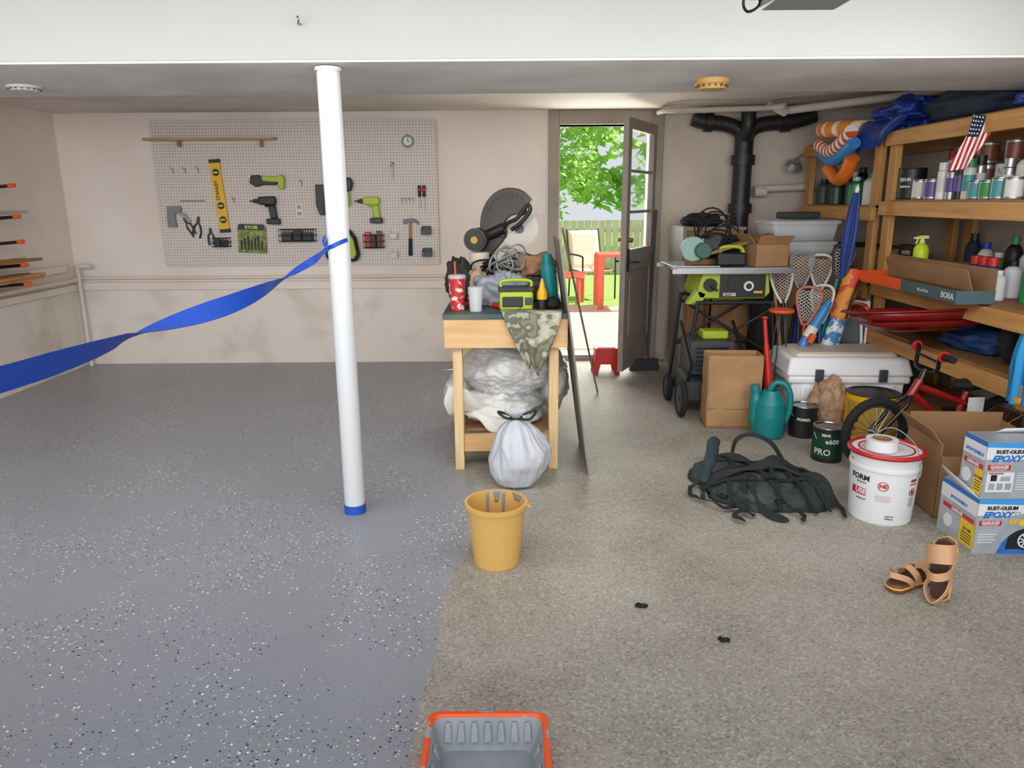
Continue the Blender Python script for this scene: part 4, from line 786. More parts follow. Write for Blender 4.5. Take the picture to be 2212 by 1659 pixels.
G(gry).lathe([(.02,.06),(.03,.02),(.07,-.03),(.068,-.03),(.028,.02)],(2.40,6.5,1.72),rot=(R(60),0,0)).tube([(2.4,6.55,1.75),(2.45,6.48,1.80)],.01).obj('clamp_lamp',label='silver clamp lamp reflector near the wall',cat='lamp')
TS=1.873
tarp=mat('blue_tarp','#1d3f98',.45,c2='#17337f',sc_=5,bump=.3,bs=15)
g=G(tarp); g.blob((2.70,5.22,TS+.09),(.24,.30,.14),.3,2.,1,nu=90,nv=50,cr=.15,flat=TS+.001,fc=.12); g.obj('blue_tarp',label='crumpled blue tarp on the top shelf',cat='tarp')
g=G(tarp); g.soft=True; g.grid(lambda u,v:(2.455-.03*math.sin(v*3)-.02*math.sin(u*12)*v,5.45-.6*u,TS+.06-.22*v*(1-u)**.7+.02*math.sin(u*9)),30,14); g.obj('blue_tarp',label='fold of blue tarp hanging over shelf edge',cat='tarp',solid=.004)
g=G(mat('dark_camp_cloth','#25323f',.85,bump=.4,bs=25)); g.blob((2.76,4.62,TS+.10),(.24,.38,.13),.2,1.8,7,nu=60,nv=34,cr=.15,flat=TS+.001); g.obj('sleeping_bag',label='dark navy sleeping bag on the top shelf',cat='sleeping bag')
g=G(tarp); g.blob((2.72,3.86,TS+.05),(.2,.26,.06),.2,1.8,17,cr=.15,flat=TS+.001); g.obj('sleeping_bag',label='flat blue stuffed sack on top shelf',cat='bag')
of=stripes('orange_white_float',['#e98a2c','#e98a2c','#ece2d0'],7,1)
t=thing('pool_float','orange and white striped inflatable float on shelf','pool float',(2.52,5.80,TS))
G(of).tube([(math.cos(a*.2618)*.15,math.sin(a*.2618)*.30,.065+.02*math.sin(a*.26)) for a in range(24)],.058,14,closed=True).obj('ring',t)
t=thing('pool_float','blue, white and orange inflatable float hanging off shelf','pool float',(2.40,5.62,1.72),(0,R(-20),0))
G(mat('float_blue','#3c86c8',.4)).tube(smooth([(0,-.28,.10),(-.02,-.1,.03),(-.02,.1,-.0),(0,.28,.06)]),.045,14).obj('blue_tube',t)
G(stripes('red_white_stripe',['#d8562c','#f0ece6'],16,1)).tube(smooth([(.0,-.28,.18),(-.02,-.1,.11),(-.02,.1,.07),(0,.3,.12)]),.045,14).obj('striped_tube',t)
G(mat('float_orange','#e2761f',.4)).tube(smooth([(0,-.2,-.0),(-.03,-.1,-.10),(-.03,.05,-.14),(-.02,.2,-.06)]),.05,14).obj('orange_tube',t)
t=thing('american_flag','small american flag hanging from top shelf','flag',(2.43,4.08,1.70),(R(0),R(14),R(-25)))
def fl_(u,v): return (-.055+.11*u*(1-.3*v)+.010*math.sin(v*5),.010*math.sin(u*9),.16-.30*v+.03*u*v)
g=G(stripes('flag_stripes',['#b3202c','#ece8e4'],46,0)); g.soft=True; g.grid(fl_,26,24); g.obj('cloth',t,solid=.002)
g=G(navy,white); g.grid(lambda u,v:(lambda p:(p[0],p[1]-.003,p[2]))(fl_(u*.55,v*.38)),10,8)
for i in range(4):
    for j in range(5): p_=fl_(.07+i*.12,.04+j*.07); g.cyl((p_[0],p_[1]-.005,p_[2]),(p_[0],p_[1]-.003,p_[2]),.004,n=5,m=1)
g.obj('canton',t)
def wheelpart(t,c,r,tr,m,nm='wheel',sp=16,hub=steel):
    w=thing(nm,None,None,c,parent=t)
    G(m).tube([(math.cos(a*.1745)*(r-tr),0,math.sin(a*.1745)*(r-tr)) for a in range(36)],tr,12,closed=True).obj('tire',w)
    G(hub).tube([(math.cos(a*.1745)*(r-tr*2.1),0,math.sin(a*.1745)*(r-tr*2.1)) for a in range(36)],.008,8,closed=True).cyl((0,-.03,0),(0,.03,0),.016).obj('rim',w)
    g=G(hub)
    for i in range(sp):
        a=2*math.pi*i/sp; g.tube([(0,.02*(-1)**i,0),(math.cos(a)*(r-tr*2.1),0,math.sin(a)*(r-tr*2.1))],.0016,5)
    g.obj('spokes',w); return w
t=thing('wagon_wheel','black rubber wheel standing on lower shelf','wheel',(2.68,3.86,.575),(0,0,R(30))); wheelpart(t,(0,0,.14),.14,.04,rubber,sp=6,hub=dgrey)
t=thing('wagon_wheel','smaller black rubber wheel on lower shelf','wheel',(2.66,4.78,.575),(0,0,R(50))); wheelpart(t,(0,0,.10),.10,.03,rubber,sp=6,hub=dgrey)
g=G(mat('navy_sheet','#123a6b',.6)); g.blob((2.75,4.3,.64),(.17,.3,.08),.25,2,3,cr=.2,flat=.574); g.obj('blue_tarp',label='folded dark blue tarp on lower shelf',cat='tarp')
t=thing('sled','dark red plastic sled resting across the shelf','sled',(2.36,4.22,.70),(R(-7),R(-2),R(-4)))
rs=mat('sled_red','#7c1513',.3)
g=G(rs); g.soft=True; lv=[rrect(.16,.08,.0,.07,8),rrect(.27,.14,.015,.12,8),rrect(.345,.20,.06,.17,8),rrect(.385,.235,.11,.19,8),rrect(.41,.25,.125,.2,8),rrect(.42,.255,.115,.2,8)]; loft(g,lv,[0]*5,0); g.obj('dish',t,solid=.004)
for s_ in(-1,1): G(rs).tube(smooth([(s_*.33,-.10,.11),(s_*.35,-.08,.155),(s_*.35,.08,.155),(s_*.33,.10,.11)]),.013,8).obj('handle',t)
t=thing('beach_umbrella','folded blue beach umbrella with orange tip','umbrella',(2.53,3.50,.0))
def uf(u,v): a=u*2*math.pi; r=(.025+.06*math.sin(min(1,v*1.25)*math.pi*.62))*(1+.16*math.cos(a*8)); return (math.cos(a)*r,math.sin(a)*r,.46+.48*(1-v))
g=G(stripes('umbrella_blue',['#1a7fc0','#125f9e','#2493cf'],14,0)); g.soft=True; g.grid(uf,64,20).obj('canopy',t)
G(steel).cyl((0,0,.0),(0,0,.99),.012).obj('pole',t); G(mat('orange_trim','#e8a13c',.5)).lathe([(.05,.43),(.08,.47),(.085,.50)],n=24).obj('trim',t)
# ---------------- sports / leaning
def lax(bx,by,tx,ty,tz,ms,mh,lab,roll=0):
    p0=V((bx,by,.012)); p1=V((tx,ty,tz)); d_=(p1-p0); L_=d_.length
    e=(d_.to_track_quat('Z','Y').to_matrix()@Matrix.Rotation(roll,3,'Z')).to_euler()
    t=thing('lacrosse_stick',lab,'lacrosse stick',p0,e,group='lacrosse sticks leaning by the shelves')
    G(ms).cyl((0,0,0),(0,0,L_),.013,n=8).obj('shaft',t)
    out=smooth([(0.01,0,L_-.02),(.045,0,L_+.05),(.07,0,L_+.13),(.078,0,L_+.20),(.04,0,L_+.24),(-.04,0,L_+.24),(-.078,0,L_+.20),(-.07,0,L_+.13),(-.045,0,L_+.05),(-.01,0,L_-.02)],4)
    g=G(mh); g.soft=True; g.tube(out,.010,8).obj('head_frame',t)
    g=G(mat('lace','#c4beb1',.8)); g.soft=True
    for i in range(9):
        z=L_+.025+i*.023; w=.03+.045*min(1,(i+1)/5)
        for q_ in(1,-1): g.tube([(x*w,.035*(1-x*x),z+(.012*q_ if k%2 else -.012*q_)) for k,x in enumerate([-1,-.6,-.2,.2,.6,1])],.0036,5)
    g.obj('netting',t)
pi=math.pi
lax(1.93,4.95,1.93,5.25,.74,dsteel,offw,'lacrosse stick with white head and netting',pi)
lax(1.98,5.0,2.06,5.28,.84,dgrey,mat('grey_head','#8d9092',.4),'lacrosse stick with grey head leaning on shelf',pi-.3)
lax(1.9,4.88,2.0,5.0,.62,mat('red_shaft','#a02a30',.3,.3),mat('red_head','#b5675a',.4),'lacrosse stick with red head and shaft',pi+.2)
lax(2.02,4.98,2.26,5.15,.90,teal,dgrey,'dark lacrosse stick with teal shaft',pi)
lax(2.08,5.02,2.20,5.30,.82,grey,offw,'lacrosse stick with pale grey head near the post',pi+.2)
lax(2.1,4.95,2.14,5.08,.62,mat('blue_shaft','#2d4f8a',.4,.3),offw,'lacrosse stick with blue shaft and white head',pi-.5)
t=thing('baseball_bat','red baseball bat leaning by white cooler','bat',(1.70,4.66,.012),(R(-8),R(-5),0)); G(red).lathe([(0,0),(.03,.005),(.032,.25),(.018,.5),(.012,.55)]).obj('barrel',t); G(red).lathe([(.0135,.5),(.0135,.68),(.022,.69),(.022,.70),(0,.70)]).obj('grip',t)
def mp(n,cols): return mat(n,cols[0],.6,c2=cols[1],sc_=13,ramp=(.48,.52))
t=thing('camp_chair','folded camp chair in colourful orange bag','chair bag',(2.14,4.99,.32),(R(-4),R(16),0))
G(mp('orange_pattern',['#c9482a','#dc8f3a']),mp('blue_pattern',['#3c7fb8','#dfe4e2'])).lathe([(0,.0),(.045,.01),(.056,.1),(.056,.33),(.052,.34)],m=1).lathe([(.054,.33),(.062,.36),(.058,.60),(.04,.68),(0,.69)]).obj('bag',t)
G(black).tube(smooth([(.02,-.06,.35),(.0,-.09,.5),(.02,-.06,.62)]),.008).obj('strap',t)
G(mat('dark_base','#2b3234',.7)).bb(-.16,.16,-.10,.10,0,.32).obj('plastic_crate',None,(2.16,5.26,0),label='dark plastic crate under leaning sports gear',cat='crate',bev=.01)
t=thing('water_blaster','blue and white toy water blaster leaning on sticks','toy',(1.96,4.93,.46),(R(-5),R(30),0)); G(mat('toy_blue','#3a86c4',.4),offw).lathe([(0,0),(.03,.01),(.036,.1),(.03,.3),(.018,.36)]).lathe([(.0365,.08),(.038,.12),(.0355,.16)],m=1).obj('barrel',t); G(mat('toy_orange','#e2622b',.4)).bb(-.015,.015,-.08,-.02,.05,.11).obj('grip',t)
t=thing('beach_umbrella','furled blue umbrella leaning on the shelving','umbrella',(2.20,5.06,.012),(R(-2),R(4.5),0))
g=G(mat('umbrella_navy','#1f3f8f',.6,c2='#16306e',sc_=8)); g.soft=True; g.grid(lambda u,v:(math.cos(u*6.283)*(.018+.022*math.sin(v*3.1))*(1+.2*math.cos(u*6.283*7)),math.sin(u*6.283)*(.018+.022*math.sin(v*3.1))*(1+.2*math.cos(u*6.283*7)),.9+.57*v),56,14).obj('canopy',t)
G(steel).cyl((0,0,0),(0,0,1.52),.01).obj('pole',t); G(white).lathe([(.012,1.47),(.014,1.5),(0,1.53)]).obj('tip',t)
t=thing('folding_chair','white tubular folding chair leaning on shelving','chair',(2.33,5.12,0),(R(-5),0,R(-35)))
g=G(white); g.tube(smooth([(-.13,0,.012),(-.13,0,.68),(-.10,0,.74),(.10,0,.74),(.13,0,.68),(.13,0,.012)]),.011).tube(smooth([(-.10,-.05,.012),(-.10,-.03,.6),(.10,-.03,.6),(.10,-.05,.012)],4),.011).obj('frame',t)
G(mat('chair_fabric','#5f666e',.8)).grid(lambda u,v:(-.11+.22*u,-.01+.01*math.sin(u*3),.4+.26*v),6,6).obj('seat',t,solid=.004)
for i,(x0_,y0_,x1_,y1_,z1_,m) in enumerate([(1.88,5.04,2.0,5.5,.95,mat('green_handle','#2b6b4a',.5)),(1.95,5.1,2.02,5.5,1.05,ply),(1.84,4.98,1.96,5.4,.9,mat('red_handle','#9c2f2a',.5)),(2.0,5.06,2.2,5.45,1.0,dgrey),(1.92,5.0,2.10,5.4,.85,blue),(1.86,4.94,2.04,5.3,.7,black),(1.90,4.92,1.88,5.4,1.0,ply)]):
    G(m).cyl((x0_,y0_,.012),(x1_,y1_,z1_),.012,n=10).obj('garden_tool_handle',label='long garden tool handle leaning near the shelves',cat='tool handle',group='tool handles by the shelves')
t=thing('disc_stand','orange disc toy stand with thin legs','toy',(1.82,4.96,.0)); G(orange).lathe([(0,.70),(.08,.70),(.085,.71),(.08,.72),(0,.72)]).obj('disc',t)
g=G(dgrey); [g.tube([(math.cos(a)*.03,math.sin(a)*.03,.70),(math.cos(a)*.09,math.sin(a)*.09,.0)],.005) for a in(0,2.1,4.2)]; g.obj('legs',t)
g=G(mat('mesh_bag','#2f3b45',.8,bump=.5,bs=60)); g.blob((1.94,5.22,.2),(.13,.12,.24),.2,2,31,cr=.15,flat=.001,fc=.1); g.obj('mesh_bag',label='dark mesh sports bag behind the cooler',cat='bag')

# ---------------- bicycle
t=thing('bicycle','small red and black childrens bicycle leaning on shelf','bicycle',(1.975,3.86,0),(0,0,R(4)))
fr=mat('bike_red','#981818',.3,coat=.5); fb=mat('bike_black','#161617',.3,coat=.4)
fw=wheelpart(t,(0,0,.2),.2,.024,rubber,'wheel',20,mat('chrome','#c9cacc',.2,1)); fw.rotation_euler=(0,0,R(8))
wheelpart(t,(.74,0,.2),.2,.024,rubber,'wheel',20,steel)
G(fb).tube([(0,-.045,.2),(.14,-.045,.36),(.19,0,.42)],.012).tube([(0,.045,.2),(.14,.045,.36),(.19,0,.42)],.012).obj('fork',t)
G(fr).tube([(.18,0,.40),(.225,0,.49)],.022).tube([(.21,0,.46),(.48,0,.36)],.018).tube([(.19,0,.42),(.44,0,.20)],.021).tube([(.44,0,.20),(.50,0,.42)],.016).tube([(.44,-.03,.2),(.74,-.04,.2)],.01).tube([(.44,.03,.2),(.74,.04,.2)],.01).tube([(.48,-.02,.36),(.74,-.04,.2)],.009).tube([(.48,.02,.36),(.74,.04,.2)],.009).obj('frame',t)
G(fb).tube([(.225,0,.48),(.25,0,.55)],.016).tube(smooth([(.20,-.25,.66),(.22,-.15,.65),(.25,-.08,.55),(.25,.08,.55),(.30,.16,.64),(.33,.25,.645)]),.012).tube([(.235,-.11,.61),(.275,.11,.61)],.008).obj('handlebar',t)
for a_,b_ in(((.20,-.20,.66),(.195,-.29,.66)),((.31,.19,.64),(.335,.28,.645))): G(dblack,red).cyl(a_,b_,.018,n=14).cyl(a_,[a_[0],a_[1]*1.04,a_[2]],.03,n=16,m=1).obj('grip',t)
g=G(dblack); g.blob((.52,0,.46),(.12,.06,.03),.05,2,1); g.tube([(.50,0,.40),(.51,0,.45)],.012); g.obj('saddle',t)
G(dblack).cyl((.44,-.055,.2),(.44,-.045,.2),.07,n=28).tube([(.44,-.045,.2),(.44,.07,.2)],.012).tube([(.44,-.07,.2),(.37,-.07,.12)],.008).box((.37,-.11,.12),(.07,.09,.02)).tube([(.44,.07,.2),(.51,.07,.28)],.008).box((.51,.11,.28),(.07,.09,.02)).obj('crankset',t)
G(white).bb(.45,.54,-.09,-.088,.33,.41).obj('hang_tag',t)

# ---------------- white pail
t=thing('compound_bucket','white plastic pail with red lid rim and red print','bucket',(1.715,3.22,0)); t.scale=(1,1,.95)
G(white).lathe([(0,.002),(.128,0),(.134,.01),(.146,.27),(.152,.272),(.152,.285),(.147,.287),(.15,.34)],n=48).obj('body',t)
rl=mat('lid_red','#b4202a',.4)
G(rl,white).lathe([(.150,.335),(.163,.338),(.166,.348),(.160,.357),(.148,.357),(.145,.349)],n=48).lathe([(.145,.349),(0,.349)],n=48,m=1).lathe([(.12,.3495),(.12,.352),(.113,.352),(.113,.3495)],n=40,m=0).obj('lid',t)
g=G(rl,black,white)
rb=lambda z:.1342+(z-.01)*.0462+.0012
g.text('FORM',.036,1,cyl=(0,0,.228,rb(.228),-158),off=.001); g.text('all purpose',.011,1,cyl=(0,0,.205,rb(.205),-154))
def patch(a0,a1,z0,z1,m):
    n=12; g.raw([(math.cos(R(a0+(a1-a0)*i/n))*(rb(z)-.0005),math.sin(R(a0+(a1-a0)*i/n))*(rb(z)-.0005),z) for z in(z0,z1) for i in range(n+1)],[(i,i+1,n+2+i,n+1+i) for i in range(n)],m)
patch(-176,-144,.14,.175,0); g.text('USE',.034,2,cyl=(0,0,.158,rb(.158)+.0006,-155),off=.001); g.text('compound',.012,1,cyl=(0,0,.122,rb(.122),-154))
g.text('NE',.024,0,cyl=(0,0,.205,rb(.205),-116),off=.001)
def ring(a0,z0,r,w=.0018): g.tube([(math.cos(R(a0)+r*math.cos(a*.2618)/.145)*rb(z0),math.sin(R(a0)+r*math.cos(a*.2618)/.145)*rb(z0),z0+r*math.sin(a*.2618)) for a in range(24)],w,6,closed=True)
ring(-116,.205,.021); patch(-67,-52,.225,.240,0); ring(-60,.175,.018,.002); g.text('WARNING',.009,0,cyl=(0,0,.214,rb(.214),-60))
g.box((math.cos(R(-60))*rb(.175),math.sin(R(-60))*rb(.175),.175),(.012,.001,.018),1,rot=(0,0,R(30)))
for i in range(5): patch(-128,-101,.155-i*.007,.1562-i*.007,0); patch(-66,-53,.14-i*.009,.1425-i*.009,1)
g.text('Sherwin',.011,1,cyl=(0,0,.055,rb(.055),-100)); g.text('Williams.',.011,1,cyl=(0,0,.042,rb(.042),-100))
g.obj('printed_label',t)
g=G(steel); g.soft=True; g.tube(smooth([(-.15,0,.30),(-.10,-.02,.40),(.0,-.02,.46),(.08,-.08,.40),(.10,-.12,.30),(.09,-.135,.25)]),.0025,6).obj('bail_handle',t)
t=thing('tape_roll','wide roll of white tape on bucket lid','tape roll',(1.68,3.20,.3355)); G(white).lathe([(.042,0),(.068,0),(.068,.05),(.042,.05),(.042,0)],n=36).obj('tape',t); G(card).lathe([(.042,0),(.042,.0505),(.039,.0505),(.039,0)],n=36).obj('core',t)
# ---------------- kit boxes
bxm=mat('box_print_blue','#1e62b4',.35,c2='#2a7bd0',sc_=5); bxg=mat('box_print_grey','#8f979f',.35,c2='#b0b6bb',sc_=6); rdb=mat('box_red','#c4242b',.4); skyb=mat('box_skyblue','#3f9be0',.35); boxw=mat('box_white','#dfe2e6',.4); yel2=mat('box_yellow','#e8c21d',.4)
def epoxy(z,y,dep,lab,car,rz):
    t=thing('floor_coating_kit_box',lab,'box',(1.915,y,z),(0,0,rz),group='floor coating kit boxes'); h=.243; w=.46
    G(bxg).bb(0,w,0,dep,0,h).obj('carton',t)
    g=G(boxw,bxm,rdb,yel2,skyb,black,bxg,white); y0=-.0012
    def q(x0,x1,z0,z1,m,yy=0): g.bb(x0,x1,y0-yy,0,z0,z1,m)
    q(0,w,h-.072,h,0); g.prism([(.0,h-.02),(w,h-.035),(w,h),(0,h)],.0008,off=y0-.0006,m=4); q(0,w,h-.10,h-.072,6); q(0,w,h-.128,h-.10,6)
    g.text('RUST-OLEUM',.021,5,(.10,y0-.0016,h-.040),off=.0008)
    g.text('EPOXY',.036,1,(.082,y0-.001,h-.070),sh=.35,off=.0014,sx=1.05); g.text('SHIELD',.036,6,(.205,y0-.001,h-.070),sh=.35,off=.0008,sx=1.05)
    q(.012,.105,h-.118,h-.095,2,.0004); g.text('GARAGE',.019,7,(.058,y0-.0022,h-.104),off=.0006); g.text('FLOOR COATING KIT',.0065,7,(.058,y0-.0022,h-.114))
    g.cyl((.19,y0-.0015,h-.105),(.19,y0,h-.105),.014,n=24,m=3)
    if car:
        g.text('5X',.026,3,(.15,y0-.002,h-.100),sh=.2,off=.0015)
        g.prism([(.10,.0),(.12,.05),(.15,.085),(.20,.11),(.28,.115),(.46,.125),(.46,.0)],.0008,off=y0-.0008,m=1); g.prism([(.135,.02),(.14,.075),(.17,.10),(.21,.115),(.30,.12),(.46,.12),(.46,.02)],.0008,off=y0-.0014,m=5)
        g.cyl((.215,y0-.003,.06),(.215,y0,.06),.044,n=28,m=5); g.cyl((.215,y0-.0035,.06),(.215,y0,.06),.034,n=28,m=0); g.cyl((.215,y0-.0038,.06),(.215,y0,.06),.028,n=28,m=5)
        for k in range(9): a=k*.698; g.box((.215+math.cos(a)*.015,y0-.0042,.06+math.sin(a)*.015),(.028,.0008,.005),0,rot=(0,-a,0))
        for k in range(4): q(.015,.09-.01*(k%2),.085-k*.012,.088-k*.012,0,.0003)
    else:
        q(.015,.125,.03,.115,0,.0003)
        for k in range(3): q(.025+k*.034,.05+k*.034,.04,.068,6,.0008)
        q(.03,.055,.078,.105,5,.0008); q(.07,.11,.078,.098,6,.0008); q(.02,.08,.108,.113,2,.0008)
        for k in range(8): q(.135,.21 if k%3 else .19,.11-k*.01,.1125-k*.01,0,.0003)
        q(.23,.32,.02,.10,5,.0003)
    g.obj('front_print',t)
    g=G(boxw,bxm,rdb,yel2,skyb,black,bxg)
    def ql(y_0,y_1,z0,z1,m,xx=0): g.bb(-.0012-xx,0,y_0,y_1,z0,z1,m)
    ql(0,dep,0,h,6); ql(0,dep,h-.08,h-.02,0,.0003); ql(0,dep,h-.02,h,1,.0003); ql(0,dep*.38,.015,h*.5,3,.0004); ql(dep*.05,dep*.9,h-.12,h-.10,2,.0006)
    g.text('GARAGE',.02,0,(-.0022,dep*.5,h-.11),'l',off=.0006); g.text('EPOXYSHIELD',.019,1,(-.002,dep*.5,h-.06),'l',off=.0006,sh=.3); g.text('2.5 CAR',.016,5,(-.002,dep*.19,h*.35),'l',off=.0004); g.cyl((-.003,dep*.72,.07),(0,dep*.72,.07),.03,n=20,m=0)
    for k in range(4): ql(dep*.06,dep*.33,.03+k*.012,.034+k*.012,5,.0008)
    g.obj('side_print',t)
    return t
b1=epoxy(0,2.83,.26,'blue and grey printed garage floor coating kit box',True,0)
G(boxw).raw([(0,0,.243),(0,.2,.243),(-.05,.2,.32),(-.02,.02,.27)],[(0,1,2,3)]).obj('flap',b1,solid=.002)
b2=epoxy(.2445,2.83,.15,'upper printed garage floor coating kit box',False,0)
G(boxw).raw([(.10,.13,.243),(.46,.13,.243),(.46,.10,.275),(.13,.10,.27)],[(0,1,2,3)]).obj('flap',b2,solid=.002)
t=thing('cardboard_box','open brown cardboard box on the concrete floor','box',(2.18,3.34,0),(0,0,R(-4)))
g=G(card); g.bb(-.22,.22,-.17,-.165,0,.3); g.bb(-.22,.22,.165,.17,0,.42); g.bb(-.22,-.215,-.17,.17,0,.36); g.bb(.215,.22,-.17,.17,0,.38); g.bb(-.22,.22,-.17,.17,.0,.004); g.obj('carton',t)
G(card).box((-.245,0,.39),(.004,.33,.09),rot=(0,R(-35),0)).obj('flap',t)

# ---------------- backpack
t=thing('backpack','dark green hiking backpack lying on the floor','backpack',(1.22,3.48,0))
bpm=mat('pack_fabric','#3d4845',.85,c2='#2a3331',sc_=9,bump=.4,bs=30); bpd=mat('pack_dark','#24292a',.85,bump=.4,bs=40); web=mat('webbing','#1a1e1f',.8); padm=mat('foam_pad','#2f3c42',.85,bump=.3,bs=40)
EL=[((.05,.0),(.30,.23),.12),((.20,-.10),(.13,.14),.11),((-.10,.20),(.20,.14),.11)]
def hz(x,y):
    z=.004
    for (cx,cy),(rx,ry),h_ in EL:
        q=1-((x-cx)/rx)**2-((y-cy)/ry)**2
        if q>0: z=max(z,h_*q**.5)
    return z
g=G(bpm); g.blob((.05,.0,.01),(.31,.24,.12),.12,2.,5,nu=110,nv=60,cr=.06,flat=.002,fc=.09); g.obj('main_bag',t)
g=G(bpd); g.blob((.2,-.1,.01),(.13,.14,.115),.1,2.,8,nu=60,nv=34,cr=.06,flat=.002,fc=.09); g.obj('side_pocket',t)
g=G(bpm); g.blob((-.10,.20,.01),(.20,.14,.11),.1,2.,12,nu=60,nv=34,cr=.06,flat=.002,fc=.09); g.obj('lid_pocket',t)
def strap(p2,w,th_,m,nm,lift=.010,bow=0):
    q=smooth([(a,b_,0) for a,b_ in p2],7); n_=len(q); q=[V((v.x,v.y,hz(v.x,v.y)+lift+bow*math.sin(math.pi*i/(n_-1))*abs(math.sin(3*math.pi*i/(n_-1))))) for i,v in enumerate(q)]
    for _ in range(3): q=[q[0]]+[V((q[i].x,q[i].y,(q[i-1].z+2*q[i].z+q[i+1].z)/4)) for i in range(1,len(q)-1)]+[q[-1]]
    dd=[]
    for i in range(len(q)):
        d_=q[min(i+1,len(q)-1)]-q[max(i-1,0)]; dd.append(V((-d_.y,d_.x,.5*math.sin(i*.5)*d_.length)))
    g=G(m); g.band(q,w,dd,th_); g.obj(nm,t,bev=min(.004,th_*.3))
g=G(padm); g.soft=True; g.tube(smooth([(-.25,.05,.05),(-.20,.16,.09),(-.15,.28,.12),(-.12,.38,.14),(-.09,.45,.13)]),[.026]*6+[.034]*16+[.02]*3,12); g.obj('hip_belt',t)
strap([(-.26,.05),(-.12,.0),(.02,.02),(.14,-.02),(.26,-.10),(.30,-.2)],.06,.016,bpd,'shoulder_strap',.012,.03)
strap([(-.14,.22),(.0,.16),(.12,.12),(.26,.10),(.34,.02)],.055,.014,bpd,'shoulder_strap',.012,.04)
strap([(-.05,-.02),(-.06,-.14),(-.02,-.28),(.04,-.34)],.045,.012,bpd,'compression_pad')
g=G(bpd); g.band(smooth([(-.04,.30,.09),(.0,.36,.17),(.08,.36,.20),(.16,.28,.18),(.19,.18,.12),(.2,.14,.09)],6),.022,(0,.3,1),.010); g.obj('grab_loop',t)
for p2 in ([(-.26,0),(-.29,-.12),(-.22,-.22),(-.15,-.2)],[(-.15,-.02),(-.17,-.2),(-.10,-.30)],[(.0,.0),(.05,-.2),(.12,-.30),(.10,-.36)],[(.12,.05),(.15,-.15),(.2,-.28)],[(-.2,.1),(-.05,.08),(.1,.05),(.25,.0),(.35,.02)],[(-.22,-.02),(-.05,-.1),(.1,-.12),(.3,-.1)],[(.05,.2),(.06,.05),(.05,-.1),(.04,-.25)],[(.26,.08),(.30,-.05),(.33,-.2),(.31,-.32)],[(-.18,.3),(-.1,.18),(-.06,.05)],[(.2,.12),(.33,.10),(.36,.0)],[(-.24,.1),(-.31,.05),(-.34,-.06),(-.30,-.1)],[(-.1,-.1),(-.12,-.25),(-.2,-.31),(-.16,-.36)],[(.0,.1),(.14,.04),(.2,-.1),(.27,-.26)]):
    strap(p2,.022,.003,web,'webbing_strap',.014,.025)
for x,y in((-.2,-.12),(.04,-.22),(.0,.06),(.27,-.12),(.14,.05),(-.05,-.09)): G(black).box((0,0,0),(.04,.03,.014)).obj('buckle',t,(x,y,hz(x,y)+.022),(0,0,x*5),bev=.003)
# ---------------- sandals
def foot(w,l): return [(w*a,l*b_) for a,b_ in((-.30,-.5),(-.12,-.56),(.12,-.56),(.30,-.48),(.34,-.3),(.30,-.05),(.40,.2),(.46,.36),(.38,.50),(.12,.56),(-.2,.5),(-.38,.32),(-.40,.1),(-.32,-.15))]
def sandal(lab,loc,rot):
    t=thing('sandal',lab,'sandal',loc,rot,group='pair of tan sandals'); F_=foot(.10,.21)
    G(brownl).prism([(x,y) for x,y in F_],.032,'xy',0).obj('sole',t,bev=.006)
    G(mat('stitch_yellow','#e0b860',.5)).tube([(x*1.01,y*1.01,.018) for x,y in F_],.0035,6,closed=True).obj('welt',t)
    G(mat('footbed_dark','#4a3226',.6)).prism([(x*.92,y*.94) for x,y in F_],.006,'xy',.031).obj('footbed',t,bev=.003)
    g=G(skin_tan)
    g.band(smooth([(-.042,.05,.02),(-.04,.05,.06),(0,.055,.08),(.04,.06,.06),(.045,.065,.02)],5),.07,(0,1,0),.004); g.band(smooth([(-.036,-.0,.02),(-.035,-.02,.06),(0,-.03,.085),(.033,-.02,.06),(.034,-.0,.02)],5),.03,(0,1,.2),.004); g.band(smooth([(-.034,-.03,.02),(-.036,-.08,.06),(0,-.125,.075),(.036,-.08,.06),(.034,-.03,.02)],6),.022,(0,.2,1),.004)
    g.obj('upper_strap',t)
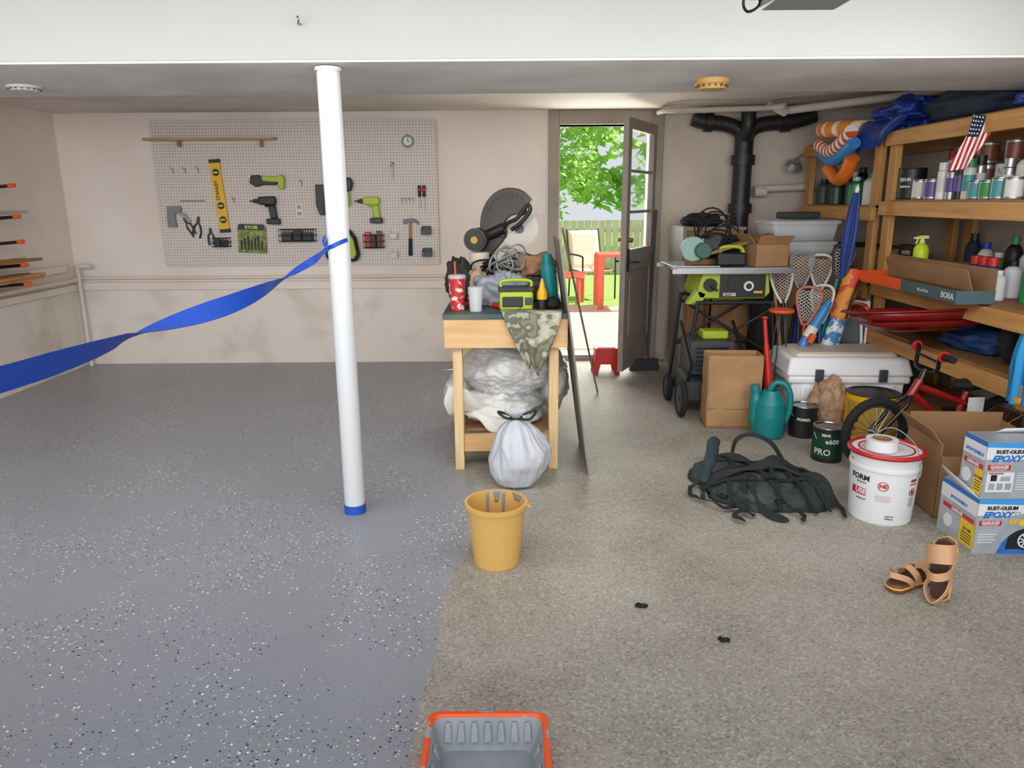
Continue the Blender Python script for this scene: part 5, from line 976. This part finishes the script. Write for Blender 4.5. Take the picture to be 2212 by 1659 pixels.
sandal('tan leather sandal with brown sole standing on its heel',(1.60,2.50,.112),(R(76),R(-8),R(-52)))
sandal('second tan sandal lying against the first',(1.525,2.575,.002),(0,0,R(-62)))
for x,y,s_ in((.47,2.43,1),(.71,2.21,.8)):
    g=G(dblack,rl); g.blob((0,0,.006),(.025*s_,.012*s_,.009),.4,2,x*9,cr=.4,nu=16,nv=8,flat=.0005); g.box((-.015,.008,.008),(.02,.006,.008),0,rot=(0,.2,.8)); g.obj('debris_scrap',None,(x,y,0),label='small black scrap lying on the concrete',cat='debris',group='small black scraps on the floor')

# ---------------- lights, world, camera
w=bpy.data.worlds.new('w'); sc.world=w; w.use_nodes=True; bg=w.node_tree.nodes['Background']; bg.inputs[0].default_value=(.88,.94,1,1); bg.inputs[1].default_value=.8
def area(loc,rot,sx,sy,e,c=(1,1,1)):
    l=bpy.data.lights.new('area','AREA'); l.shape='RECTANGLE'; l.size=sx; l.size_y=sy; l.energy=e; l.color=c
    o=bpy.data.objects.new('daylight_and_fill',l); COL.objects.link(o); o.location=loc; o.rotation_euler=rot; return o
area((-.8,-7.5,2.2),(R(88),0,0),12,4.4,560,(.98,.99,1))
area((-.8,2.3,1.80),(R(72),0,R(5)),6.2,.5,52,(1,.965,.94))  # unseen fill light, added to brighten the back of the garage
area((-.2,.6,3.05),(0,0,0),5.5,2.6,62,(.97,.98,1))  # unseen area light added under the front ceiling to lift the near floor
area((.82,6.95,1.1),(R(-90),0,0),.8,2.0,32,(.98,1,.92))
s=bpy.data.lights.new('sun','SUN'); s.energy=8; s.angle=R(1); s.color=(1,.96,.88); so=bpy.data.objects.new('sun',s); COL.objects.link(so); so.rotation_euler=(R(-12),R(40),0)
sc.view_settings.view_transform='Standard'
cd=bpy.data.cameras.new('camera'); cd.sensor_width=36; cd.lens=36*1600/2212; cd.clip_start=.02
cam=bpy.data.objects.new('camera',cd); COL.objects.link(cam)
cam.matrix_world=Matrix.Translation((0,0,1.45))@Matrix.Rotation(R(90-14),4,'X')@Matrix.Rotation(R(-.4),4,'Z')
sc.camera=cam
